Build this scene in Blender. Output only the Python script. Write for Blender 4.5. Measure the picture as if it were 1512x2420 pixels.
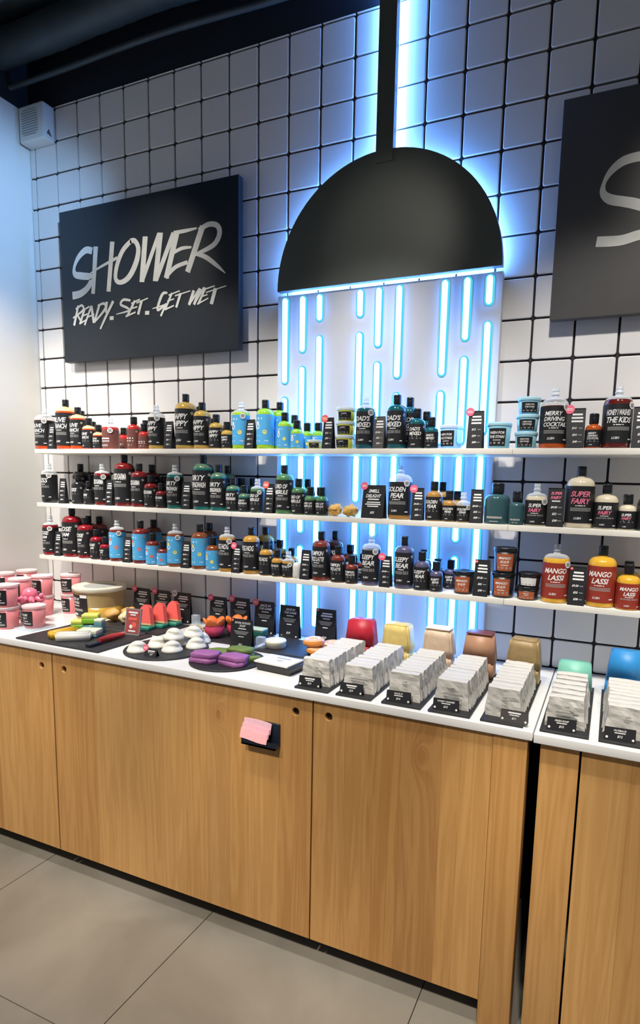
import bpy, bmesh, math, random
from mathutils import Vector, Matrix, noise
random.seed(7)
for o in list(bpy.data.objects):
    bpy.data.objects.remove(o)
scene = bpy.context.scene
COL = scene.collection
R_ = math.radians
XL0 = -.035

# ------------------------------------------------------------------ camera
cam_d = bpy.data.cameras.new('camera')
cam = bpy.data.objects.new('camera', cam_d)
COL.objects.link(cam)
scene.camera = cam
FPX, CX, CY, W_, H_ = 1380.57, 866.88, 1342.07, 1512.0, 2420.0
cam_d.sensor_fit = 'VERTICAL'
cam_d.sensor_height = 24.0
cam_d.lens = FPX / H_ * 24.0
cam_d.shift_x = (W_ / 2 - CX) / H_
cam_d.shift_y = (CY - H_ / 2) / H_
cam_d.clip_start = 0.02
c_r, c_d, c_f, c_p = (0.921342, 0.387765, 0.027705), (0.076516, -0.111009, -0.990869), (-0.381149, 0.915049, -0.131948), (2.687530, -2.169663, 1.563038)
cam.matrix_world = Matrix(((c_r[0], -c_d[0], -c_f[0], c_p[0]),
                           (c_r[1], -c_d[1], -c_f[1], c_p[1]),
                           (c_r[2], -c_d[2], -c_f[2], c_p[2]),
                           (0, 0, 0, 1)))

# ------------------------------------------------------------------ world, lamps, exposure
vs = scene.view_settings
vs.view_transform = 'Standard'
vs.look = 'None'
vs.gamma = 1.0
vs.use_curve_mapping = False
vs.exposure = 0.35
wd = bpy.data.worlds.new('shop_ambient')
scene.world = wd
wd.use_nodes = True
bg = wd.node_tree.nodes['Background']
bg.inputs[0].default_value = (0.92, 0.95, 1.0, 1)
bg.inputs[1].default_value = 0.12

def spot(loc, target, power, size=60, blend=0.6, color=(1, .93, .82), soft=.04):
    l = bpy.data.lights.new('track_or_fill_spot', 'SPOT')
    l.energy = power
    l.spot_size = R_(size)
    l.spot_blend = blend
    l.color = color
    l.shadow_soft_size = soft
    o = bpy.data.objects.new('track_or_fill_spot', l)
    COL.objects.link(o)
    o.location = loc
    o.rotation_euler = (Vector(target) - Vector(loc)).to_track_quat('-Z', 'Y').to_euler()
    return o
# ceiling track in front of the wall: pairs of spots washing the shelves and boards
for x in (0.15, 0.95, 1.75, 2.55, 3.3):
    spot((x, -1.15, 3.05), (x + .02, -0.02, 1.38), 82, 54, .9, (1, .95, .88))
for x in (0.5, 1.35, 2.2, 3.0):
    spot((x, -1.30, 3.05), (x, -0.45, 0.94), 58, 40, .8)
# one narrow spot per board, and one added to brighten the shower head
for x, p, s in ((.75, 32, 30), (1.85, 16, 26), (2.98, 46, 32)):
    spot((x + .05, -1.35, 3.1), (x, -.05, 2.45), p, s, 1.0)
# added fill spots over the aisle, brightening floor and cabinet fronts
for x in (0.2, 1.1, 2.0, 2.9):
    spot((x, -2.7, 3.1), (x, -.80, 0.0), 165, 36, .6, (1, .91, .78), .08)
# added fill spots: warm on the side wall, blue tint on its upper part
spot((.75, -1.3, 3.0), (XL0, -.25, 1.45), 105, 62, 1.0, (1, .96, .88))
spot((1.2, -.75, 2.95), (XL0, -.16, 2.75), 52, 48, 1.0, (.30, .58, 1.0))

# ------------------------------------------------------------------ materials
MATS = {}
def principled(name):
    m = bpy.data.materials.new(name)
    m.use_nodes = True
    return m, m.node_tree.nodes, m.node_tree.links, m.node_tree.nodes['Principled BSDF']

def mat(name, col, rough=.5, metal=0, var=.06, scale=40, bump=0, coat=0, spec=.5, emit=0, ecol=None, sss=0):
    """plain coloured surface with a little procedural mottling"""
    if name in MATS:
        return MATS[name]
    m, n, l, b = principled(name)
    tc = n.new('ShaderNodeTexCoord')
    nz = n.new('ShaderNodeTexNoise')
    nz.inputs['Scale'].default_value = scale
    nz.inputs['Detail'].default_value = 3
    l.new(tc.outputs['Object'], nz.inputs['Vector'])
    mx = n.new('ShaderNodeMix')
    mx.data_type = 'RGBA'
    mx.inputs[6].default_value = (*[c * (1 - var) for c in col], 1)
    mx.inputs[7].default_value = (*[min(1, c * (1 + var)) for c in col], 1)
    l.new(nz.outputs['Fac'], mx.inputs[0])
    l.new(mx.outputs[2], b.inputs['Base Color'])
    b.inputs['Roughness'].default_value = rough
    b.inputs['Metallic'].default_value = metal
    b.inputs['Specular IOR Level'].default_value = spec
    b.inputs['Coat Weight'].default_value = coat
    b.inputs['Coat Roughness'].default_value = .08
    if bump:
        bp = n.new('ShaderNodeBump')
        bp.inputs['Strength'].default_value = bump
        bp.inputs['Distance'].default_value = .004
        l.new(nz.outputs['Fac'], bp.inputs['Height'])
        l.new(bp.outputs[0], b.inputs['Normal'])
    if emit:
        b.inputs['Emission Color'].default_value = (*(ecol or col), 1)
        b.inputs['Emission Strength'].default_value = emit
    MATS[name] = m
    return m

def clear_mat(name, tint=(.93, .96, .98), opac=.22, rough=.08):
    if name in MATS:
        return MATS[name]
    m, n, l, b = principled(name)
    b.inputs['Base Color'].default_value = (*tint, 1)
    b.inputs['Roughness'].default_value = rough
    tr = n.new('ShaderNodeBsdfTransparent')
    tr.inputs[0].default_value = (*tint, 1)
    fr = n.new('ShaderNodeLayerWeight')
    fr.inputs[0].default_value = .35
    mp = n.new('ShaderNodeMapRange')
    mp.inputs[3].default_value = opac
    mp.inputs[4].default_value = min(1, opac + .55)
    l.new(fr.outputs['Facing'], mp.inputs[0])
    mx = n.new('ShaderNodeMixShader')
    l.new(mp.outputs[0], mx.inputs[0])
    l.new(tr.outputs[0], mx.inputs[1])
    l.new(b.outputs[0], mx.inputs[2])
    l.new(mx.outputs[0], n['Material Output'].inputs[0])
    MATS[name] = m
    return m

def emit_mat(name, col, strength):
    m = bpy.data.materials.new(name)
    m.use_nodes = True
    n, l = m.node_tree.nodes, m.node_tree.links
    for x in list(n):
        n.remove(x)
    e = n.new('ShaderNodeEmission')
    e.inputs[0].default_value = (*col, 1)
    e.inputs[1].default_value = strength
    o = n.new('ShaderNodeOutputMaterial')
    l.new(e.outputs[0], o.inputs[0])
    MATS[name] = m
    return m

def wood_mat(name, base, dark, knot=None):
    m, n, l, b = principled(name)
    tc = n.new('ShaderNodeTexCoord')
    oi = n.new('ShaderNodeObjectInfo')
    def math_(op, a, c=None, v=None):
        k = n.new('ShaderNodeMath')
        k.operation = op
        for i, q in enumerate((a, c)):
            if q is None:
                continue
            if isinstance(q, (int, float)):
                k.inputs[i].default_value = q
            else:
                l.new(q, k.inputs[i])
        return k.outputs[0]
    sep = n.new('ShaderNodeSeparateXYZ')
    l.new(tc.outputs['Object'], sep.inputs[0])
    x, z = sep.outputs[0], sep.outputs[2]
    rnd = math_('MULTIPLY', oi.outputs['Random'], 37.0)
    xs = x
    if knot:
        kx, kz, amp = knot
        dx = math_('MULTIPLY', math_('SUBTRACT', x, kx), 26.0)
        dz = math_('MULTIPLY', math_('SUBTRACT', z, kz), 14.0)
        d2 = math_('ADD', math_('MULTIPLY', dx, dx), math_('MULTIPLY', dz, dz))
        g = math_('DIVIDE', amp, math_('ADD', d2, .25))
        xs = math_('ADD', x, g)
    cmb = n.new('ShaderNodeCombineXYZ')
    l.new(math_('MULTIPLY', xs, 16.0), cmb.inputs[0])
    l.new(rnd, cmb.inputs[1])
    l.new(math_('MULTIPLY', z, 0.9), cmb.inputs[2])
    nz = n.new('ShaderNodeTexNoise')
    nz.inputs['Scale'].default_value = 1.2
    nz.inputs['Detail'].default_value = 4
    nz.inputs['Distortion'].default_value = .5
    l.new(cmb.outputs[0], nz.inputs['Vector'])
    band = math_('SINE', math_('MULTIPLY', nz.outputs['Fac'], 32.0))
    band = math_('MULTIPLY_ADD', band, .5, None)
    n2 = n.new('ShaderNodeTexNoise')
    n2.inputs['Scale'].default_value = 1.0
    n2.inputs['Detail'].default_value = 2
    c2 = n.new('ShaderNodeCombineXYZ')
    l.new(math_('MULTIPLY', x, 160.0), c2.inputs[0])
    l.new(rnd, c2.inputs[1])
    l.new(math_('MULTIPLY', z, 5.0), c2.inputs[2])
    l.new(c2.outputs[0], n2.inputs['Vector'])
    fac = math_('ADD', math_('MULTIPLY', band, .30), math_('ADD', math_('MULTIPLY', n2.outputs['Fac'], .35), math_('MULTIPLY', oi.outputs['Random'], .55)))
    if knot:
        core = math_('DIVIDE', .35, math_('ADD', math_('MULTIPLY', d2, 7.0), .6))
        fac = math_('ADD', fac, core)
    mx = n.new('ShaderNodeMix')
    mx.data_type = 'RGBA'
    mx.clamp_factor = True
    mx.inputs[6].default_value = (*base, 1)
    mx.inputs[7].default_value = (*dark, 1)
    l.new(fac, mx.inputs[0])
    l.new(mx.outputs[2], b.inputs['Base Color'])
    b.inputs['Roughness'].default_value = .42
    MATS[name] = m
    return m

def blotch_mat(name, a, c, scale, rough, detail=6, dist=.6, spec=.5):
    m, n, l, b = principled(name)
    tc = n.new('ShaderNodeTexCoord')
    geo = n.new('ShaderNodeNewGeometry')
    nz = n.new('ShaderNodeTexNoise')
    nz.inputs['Scale'].default_value = scale
    nz.inputs['Detail'].default_value = detail
    nz.inputs['Distortion'].default_value = dist
    l.new(geo.outputs['Position'], nz.inputs['Vector'])
    cr = n.new('ShaderNodeValToRGB')
    cr.color_ramp.elements[0].position = .3
    cr.color_ramp.elements[0].color = (*a, 1)
    cr.color_ramp.elements[1].position = .72
    cr.color_ramp.elements[1].color = (*c, 1)
    l.new(nz.outputs['Fac'], cr.inputs[0])
    l.new(cr.outputs[0], b.inputs['Base Color'])
    b.inputs['Roughness'].default_value = rough
    b.inputs['Specular IOR Level'].default_value = spec
    MATS[name] = m
    return m

M_TILE = mat('white_tile', (.78, .76, .75), .22, var=.015, scale=3, coat=.3)
M_GROUT = mat('dark_grout', (.028, .022, .026), .9)
M_WALLW = mat('white_paint', (.80, .79, .75), .7, var=.02, scale=4)
M_BLACKC = mat('black_ceiling_paint', (.0045, .008, .016), .75, var=.2, scale=5)
M_DUCT = mat('duct_dark', (.030, .045, .052), .55, var=.5, scale=9, bump=.5)
M_BOARD = mat('black_board', (.008, .014, .022), .5, var=.1, scale=20)
M_BOARD2 = mat('charcoal_board', (.070, .066, .063), .45, var=.06, scale=20)
M_DOME = mat('dome_charcoal', (.085, .098, .088), .42, var=.06, scale=20)
M_CHALK = mat('chalk_white', (.84, .85, .81), .8, var=.14, scale=22)
M_PANEL = mat('white_panel', (.72, .74, .78), .35, var=.01, scale=3)
M_SHELF = mat('shelf_white', (.80, .77, .70), .4, var=.02, scale=6)
M_TOP = mat('worktop_white', (.84, .84, .84), .25, var=.02, scale=8)
M_SLATE = mat('slate', (.022, .023, .026), .5, var=.3, scale=60, bump=.15)
M_CARD = mat('black_card', (.014, .014, .017), .45, var=.1)
M_CARDG = mat('grey_card', (.07, .065, .065), .45, var=.1)
M_WHITE = mat('print_white', (.85, .85, .83), .7, var=.02)
M_GREY = mat('print_grey', (.34, .34, .33), .7, var=.05)
M_DGREY = mat('print_dark', (.08, .08, .085), .7, var=.05)
M_PINKP = mat('print_pink', (.85, .20, .32), .6, var=.03)
M_CAP = mat('black_cap', (.008, .009, .011), .28, var=.1, coat=.2)
M_LBL = mat('black_label', (.013, .013, .015), .45, var=.1)
M_LBLB = mat('blue_label', (.08, .40, .74), .5, var=.03)
M_LBLR = mat('red_label', (.30, .035, .02), .4, var=.05)
M_LBLBR = mat('brown_label', (.17, .06, .05), .4, var=.05)
M_STPK = mat('pink_sticker', (.86, .12, .22), .5, var=.03)
M_STRD = mat('coral_sticker', (.85, .14, .10), .5, var=.03)
M_STWH = mat('white_sticker', (.80, .79, .76), .5, var=.03)
M_STGR = mat('green_sticker', (.45, .62, .2), .5, var=.03)
M_CLEAR = clear_mat('clear_plastic')
M_ACRYL = clear_mat('acrylic', (.88, .94, .99), .16, .05)
M_HAZE = clear_mat('frosted_plastic', (.90, .93, .94), .55, .25)
M_PLINTH = mat('plinth_black', (.02, .019, .018), .7)
WOOD = wood_mat('wood', (.64, .37, .135), (.41, .195, .055))
WOODK = wood_mat('wood_knot', (.58, .33, .12), (.36, .17, .05), (0.0, .30, .030))
M_FLOOR = blotch_mat('concrete_tile', (.225, .203, .170), (.350, .322, .275), 2.4, .42)
M_FGROUT = mat('floor_grout', (.05, .045, .04), .9)
M_WRAP = mat('paper_wrap', (.66, .64, .60), .6, var=.06, scale=60, bump=.5)

# ------------------------------------------------------------------ mesh helpers
class MB:
    def __init__(s):
        s.v, s.f, s.m, s.sm = [], [], [], []
    def face(s, idx, mi=0, smooth=False):
        s.f.append(tuple(idx)); s.m.append(mi); s.sm.append(smooth)
    def add(s, vs, fs, mi=0, smooth=False, T=None):
        b = len(s.v)
        for p in vs:
            p = Vector(p)
            s.v.append(tuple(T @ p) if T is not None else tuple(p))
        for f in fs:
            s.face([b + i for i in f], mi, smooth)
    def box(s, x0, x1, y0, y1, z0, z1, mi=0, T=None, bev=0):
        if bev > 0:
            return s.bbox(x0, x1, y0, y1, z0, z1, bev, mi, T)
        vs = [(x0, y0, z0), (x1, y0, z0), (x1, y1, z0), (x0, y1, z0), (x0, y0, z1), (x1, y0, z1), (x1, y1, z1), (x0, y1, z1)]
        s.add(vs, [(3, 2, 1, 0), (4, 5, 6, 7), (0, 1, 5, 4), (1, 2, 6, 5), (2, 3, 7, 6), (3, 0, 4, 7)], mi, False, T)
    def bbox(s, x0, x1, y0, y1, z0, z1, b, mi=0, T=None):
        bm = bmesh.new()
        g = bmesh.ops.create_cube(bm, size=1)
        for v in bm.verts:
            v.co = Vector(((x0 + x1) / 2 + v.co.x * (x1 - x0), (y0 + y1) / 2 + v.co.y * (y1 - y0), (z0 + z1) / 2 + v.co.z * (z1 - z0)))
        bmesh.ops.bevel(bm, geom=bm.edges[:], offset=b, segments=2, affect='EDGES', profile=.6)
        s.frombm(bm, mi, True, T)
    def frombm(s, bm, mi=0, smooth=True, T=None):
        bm.verts.index_update()
        s.add([v.co for v in bm.verts], [[v.index for v in f.verts] for f in bm.faces], mi, smooth, T)
        bm.free()
    def lathe(s, prof, n=20, mi=0, T=None, smooth=True, a0=0, a1=2 * math.pi, capb=True, capt=True, mfun=None):
        full = abs(a1 - a0 - 2 * math.pi) < 1e-6
        cols = n if full else n + 1
        b = len(s.v)
        for r, z in prof:
            for i in range(cols):
                a = a0 + (a1 - a0) * i / n
                p = Vector((r * math.sin(a), -r * math.cos(a), z))
                s.v.append(tuple(T @ p) if T is not None else tuple(p))
        for j in range(len(prof) - 1):
            mm = mfun((prof[j][1] + prof[j + 1][1]) / 2) if mfun else mi
            for i in range(n):
                i2 = (i + 1) % cols
                s.face((b + j * cols + i, b + j * cols + i2, b + (j + 1) * cols + i2, b + (j + 1) * cols + i), mm, smooth)
        if full and capb and prof[0][0] > 1e-5:
            s.face([b + i for i in range(n)][::-1], mfun(prof[0][1]) if mfun else mi, False)
        if full and capt and prof[-1][0] > 1e-5:
            k = b + (len(prof) - 1) * cols
            s.face([k + i for i in range(n)], mfun(prof[-1][1]) if mfun else mi, False)
    def tube(s, pts, r, n=8, mi=0, smooth=True):
        pts = [Vector(p) for p in pts]
        rr = r if isinstance(r, (list, tuple)) else [r] * len(pts)
        b = len(s.v)
        for i, p in enumerate(pts):
            d = (pts[min(i + 1, len(pts) - 1)] - pts[max(i - 1, 0)]).normalized()
            up = Vector((0, 0, 1)) if abs(d.z) < .9 else Vector((1, 0, 0))
            a = d.cross(up).normalized()
            c = d.cross(a)
            for k in range(n):
                t = 2 * math.pi * k / n
                s.v.append(tuple(p + rr[i] * (math.cos(t) * a + math.sin(t) * c)))
        for i in range(len(pts) - 1):
            for k in range(n):
                s.face((b + i * n + k, b + i * n + (k + 1) % n, b + (i + 1) * n + (k + 1) % n, b + (i + 1) * n + k), mi, smooth)
        s.face([b + k for k in range(n)], mi)
        s.face([b + (len(pts) - 1) * n + k for k in range(n)][::-1], mi)
    def poly_extrude(s, pts, y0, y1, mi=0, T=None, smooth_side=False):
        """outline in xz (ccw seen from -y), front at y0, back at y1"""
        n = len(pts)
        vs = [(x, y0, z) for x, z in pts] + [(x, y1, z) for x, z in pts]
        b = len(s.v)
        s.add(vs, [], mi, False, T)
        s.face([b + i for i in range(n)], mi)
        s.face([b + n + i for i in range(n)][::-1], mi)
        for i in range(n):
            j = (i + 1) % n
            s.face((b + j, b + i, b + n + i, b + n + j), mi, smooth_side)
    def sphere(s, c, r, n=12, m=8, mi=0, sc=(1, 1, 1), fn=None):
        b = len(s.v)
        for j in range(m + 1):
            t = math.pi * j / m
            for i in range(n):
                a = 2 * math.pi * i / n
                d = Vector((math.sin(t) * math.cos(a), math.sin(t) * math.sin(a), math.cos(t)))
                q = r * (fn(d) if fn else 1)
                s.v.append((c[0] + d.x * q * sc[0], c[1] + d.y * q * sc[1], c[2] + d.z * q * sc[2]))
        for j in range(m):
            for i in range(n):
                s.face((b + j * n + i, b + (j + 1) * n + i, b + (j + 1) * n + (i + 1) % n, b + j * n + (i + 1) % n), mi, True)
    def mesh(s, name, mats):
        me = bpy.data.meshes.new(name)
        me.from_pydata(s.v, [], s.f)
        for m in mats:
            me.materials.append(m)
        me.polygons.foreach_set('material_index', s.m)
        me.polygons.foreach_set('use_smooth', s.sm)
        me.update()
        return me
    def build(s, name, mats, parent=None, loc=None, rot=None):
        if not isinstance(mats, (list, tuple)):
            mats = [mats]
        return link(name, s.mesh(name, mats), parent, loc, rot)

def link(name, data, parent=None, loc=None, rot=None):
    o = bpy.data.objects.new(name, data)
    COL.objects.link(o)
    if parent:
        o.parent = parent
    if loc is not None:
        o.location = loc
    if rot is not None:
        o.rotation_euler = rot
    return o

def tag(o, label, cat, group=None):
    o['label'] = label
    o['category'] = cat
    if group:
        o['group'] = group
    return o

def thing(name, label, cat, loc=(0, 0, 0), rotz=0, group=None):
    o = bpy.data.objects.new(name, None)
    o.empty_display_size = .02
    COL.objects.link(o)
    o.location = loc
    o.rotation_euler = (0, 0, rotz)
    return tag(o, label, cat, group)

def structure(o):
    o['kind'] = 'structure'
    return o

# ------------------------------------------------------------------ printed lettering
WORDS = {}
def word(t):
    if t not in WORDS:
        cu = bpy.data.curves.new('w', 'FONT')
        cu.body = t
        cu.size = 1
        cu.shear = .28
        cu.offset = .022
        cu.resolution_u = 2
        cu.space_character = .94
        ob = bpy.data.objects.new('w', cu)
        COL.objects.link(ob)
        bpy.context.view_layer.update()
        ev = ob.evaluated_get(bpy.context.evaluated_depsgraph_get())
        me = ev.to_mesh()
        vs = [(v.co.x, v.co.y) for v in me.vertices]
        fs = [tuple(p.vertices) for p in me.polygons]
        ev.to_mesh_clear()
        bpy.data.objects.remove(ob)
        bpy.data.curves.remove(cu)
        x0 = min(v[0] for v in vs); x1 = max(v[0] for v in vs)
        y0 = min(v[1] for v in vs); y1 = max(v[1] for v in vs)
        h = max(y1 - y0, .3)
        vs = [((x - (x0 + x1) / 2) / h, (y - (y0 + y1) / 2) / h) for x, y in vs]
        WORDS[t] = (vs, fs, (x1 - x0) / h)
    return WORDS[t]

def printing(mb, spec, mapper):
    """spec rows: ('t',text,u,z,height,maxw,mat) / ('b',u,z,w,h,mat) / ('d',u,z,r,mat)"""
    for s in spec:
        if s[0] == 't':
            vs, fs, wr = word(s[1])
            h = s[4]
            sx = min(h, s[5] / wr)
            mb.add([mapper(s[2] + x * sx, s[3] + y * h) for x, y in vs], fs, s[6])
        elif s[0] == 'b':
            u, z, w, h = s[1:5]
            k = max(1, int(w / .012))
            vs = []
            for i in range(k + 1):
                uu = u - w / 2 + w * i / k
                vs += [mapper(uu, z - h / 2), mapper(uu, z + h / 2)]
            mb.add(vs, [(2 * i, 2 * i + 2, 2 * i + 3, 2 * i + 1) for i in range(k)], s[5])
        elif s[0] == 'd':
            u, z, r = s[1:4]
            mb.add([mapper(u + r * math.cos(a * math.pi / 8), z + r * math.sin(a * math.pi / 8)) for a in range(16)], [tuple(range(16))], s[4])
        elif s[0] == 'p':
            mb.add([mapper(u, z) for u, z in s[1]], [tuple(range(len(s[1])))], s[2])
# ------------------------------------------------------------------ room shell
T = .14
Z0 = 3.2878            # height of the uppermost tile joint
XL_, XR_ = -.035, 3.36  # wall run
mb = MB(); mb.box(XL_ - .1, XR_, 0.006, .12, 0, 3.299)
wall = structure(mb.build('wall_back', M_GROUT))
mb = MB(); mb.box(XL_ - .1, XR_, 0.004, .12, 3.299, 4.1)
mb.build('upper_panel', M_BLACKC, wall)

def tile_mesh(w, h):
    """rounded, softly bevelled ceramic tile, centre at origin, face towards -y"""
    g = .0076
    hw, hh = w / 2 - g / 2, h / 2 - g / 2
    def ring(inset, y):
        rad = max(.001, min(.0075, hw * .8, hh * .8) - inset * .5)
        pts = []
        for cx, cz, a in ((1, 1, 0), (-1, 1, 90), (-1, -1, 180), (1, -1, 270)):
            for k in range(4):
                t = R_(a + 30 * k)
                pts.append((cx * (hw - inset - rad) + rad * math.cos(t), y, cz * (hh - inset - rad) + rad * math.sin(t)))
        return pts
    mb = MB()
    rs = [ring(0, .006), ring(0, -.0005), ring(.0010, -.0016), ring(.0032, -.0020)]
    if min(w, h) < .02:
        rs = rs[:3]
    n = 16
    for r in rs:
        mb.v += r
    for j in range(len(rs) - 1):
        for i in range(n):
            k = (i + 1) % n
            mb.face((j * n + k, j * n + i, (j + 1) * n + i, (j + 1) * n + k), 0, False)
    b = (len(rs) - 1) * n
    mb.face([b + i for i in range(n)][::-1], 0, False)
    return mb
TM = {}
rest = MB()
def hidden(x0, x1, z0, z1):
    if x0 > 2.92:
        return True
    for (a, b, c, d) in ((.23, 1.17, 2.16, 2.78), (2.50, 3.4, 2.16, 2.78), (1.40, 2.25, .9, 2.32)):
        if x0 > a - .005 and x1 < b + .005 and z0 > c and z1 < d:
            return True
    cx, cz = 1.833, 2.334
    return all((px - cx) ** 2 + (pz - cz) ** 2 < .42 ** 2 and pz > 2.33 for px in (x0, x1) for pz in (z0, z1))
rows = [(3.299, Z0)] + [(Z0 - r * T, max(.94, Z0 - (r + 1) * T)) for r in range(17)]
cols = [(XL_, 0.0)] + [(c * T, (c + 1) * T) for c in range(24)]
for (zt, zb) in rows:
    for (xa, xb) in cols:
        w, h = round(xb - xa, 4), round(zt - zb, 4)
        ctr = ((xa + xb) / 2, 0, (zt + zb) / 2)
        if hidden(xa, xb, zb, zt):
            t = tile_mesh(w, h)
            rest.add([Vector(p) + Vector(ctr) for p in t.v], t.f, 0, False)
            continue
        if (w, h) not in TM:
            TM[(w, h)] = tile_mesh(w, h).mesh('tile', [M_TILE])
        link('tile', TM[(w, h)], wall, ctr)
o = rest.build('tile_field', M_TILE, wall)
o['kind'] = 'stuff'

mb = MB(); mb.box(XL_ - .1, XL_, -3.6, .006, 0, 3.296)
wl = structure(mb.build('wall_left', M_WALLW))
mb = MB(); mb.box(XL_ - .1, XL_ - .001, -3.6, .004, 3.296, 4.1)
mb.build('upper_panel', M_BLACKC, wl)
mb = MB(); mb.box(-.135, XR_ + 1.2, -3.6, .12, 4.1, 4.16)
structure(mb.build('ceiling', M_BLACKC))

mb = MB(); mb.box(-.2, 4.6, -3.6, .1, -.05, -.006)
fl = structure(mb.build('floor', M_FGROUT))
P_ = .809
xs = [-.1834 + P_ * i for i in range(6)]
ys = [-1.115 + P_ * i for i in (-3, -2, -1, 0, 1, 2)]
mb = MB(); mb.box(-P_ / 2 + .0016, P_ / 2 - .0016, -P_ / 2 + .0016, P_ / 2 - .0016, -.006, 0, 0)
ftm = mb.mesh('tile', [M_FLOOR])
for i in range(5):
    for j in range(5):
        link('tile', ftm, fl, (xs[i] + P_ / 2, ys[j] + P_ / 2, 0))

# ducts and conduits under the black ceiling
def duct(name, y, z, r, label, ribs=True):
    mb = MB()
    n = 90
    pts, rr = [], []
    for i in range(n + 1):
        x = -.03 + 3.6 * i / n
        pts.append((x, y + .006 * math.sin(x * 5), z + .008 * math.sin(x * 3.1 + y)))
        rr.append(r * (1 + (.03 if ribs and i % 2 else 0) + .035 * noise.noise(Vector((x * 6, y * 5, z)))))
    mb.tube(pts, rr, 14)
    tag(mb.build(name, M_DUCT), label, 'duct', 'ceiling ducts and pipes')
duct('air_duct', -.15, 3.475, .068, 'dark insulated air duct, lowest one above the tiled wall')
duct('air_duct', -.17, 3.655, .085, 'fat dark air duct, upper one above the tiled wall')
duct('conduit_pipe', -.092, 3.36, .012, 'thin dark conduit pipe running along the black upper wall', False)
duct('conduit_pipe', -.26, 3.57, .02, 'thin dark conduit pipe in front of the air ducts', False)

# ------------------------------------------------------------------ corner loudspeaker
t = thing('wall_speaker', 'small white wall speaker with slatted grille in the upper corner', 'speaker', (.062, 0, 3.13))
mb = MB(); mb.bbox(-.079, .079, -.066, -.004, .003, .158, .008)
body = mb.build('body', mat('speaker_white', (.66, .66, .63), .45, var=.02), t)
for i in range(11):
    z = .030 + i * .0105
    hw = .052 - (.012 if i in (0, 10) else 0)
    mb = MB(); mb.box(-.008 - hw, -.008 + hw, -.0685, -.064, z - .0018, z + .0018)
    mb.build('grille_slat', mat('speaker_grey', (.30, .30, .29), .6), t)
mb = MB(); mb.add([(.0796, -.050, .028), (.0796, -.022, .022), (.0796, -.038, .052)], [(0, 1, 2)])
mb.build('emblem', M_DGREY, t)
mb = MB(); mb.box(-.09, -.07, -.05, 0, .01, .15)
mb.build('bracket', mat('speaker_bracket', (.35, .34, .31), .6), t)

# ------------------------------------------------------------------ sign boards with brush lettering
def ribbon(mb, pts, y, nib=0, mi=0):
    """pts: (x,z,width) brush stroke as a flat ribbon"""
    P = []
    k = 5 if len(pts) > 2 else 1
    q = [Vector(p) for p in pts]
    for i in range(len(q) - 1):
        p0, p1, p2, p3 = q[max(i - 1, 0)], q[i], q[i + 1], q[min(i + 2, len(q) - 1)]
        for j in range(k):
            s = j / k
            P.append(.5 * ((2 * p1) + (p2 - p0) * s + (2 * p0 - 5 * p1 + 4 * p2 - p3) * s * s + (3 * p1 - p0 - 3 * p2 + p3) * s ** 3))
    P.append(q[-1])
    b = len(mb.v)
    for i, p in enumerate(P):
        d = P[min(i + 1, len(P) - 1)] - P[max(i - 1, 0)]
        d = Vector((d.x, d.y)).normalized()
        nx, nz = -d.y, d.x
        w = p.z / 2
        mb.v += [(p.x + nx * w, y, p.y + nz * w), (p.x - nx * w, y, p.y - nz * w)]
    for i in range(len(P) - 1):
        mb.face((b + 2 * i, b + 2 * i + 1, b + 2 * i + 3, b + 2 * i + 2), mi)

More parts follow.
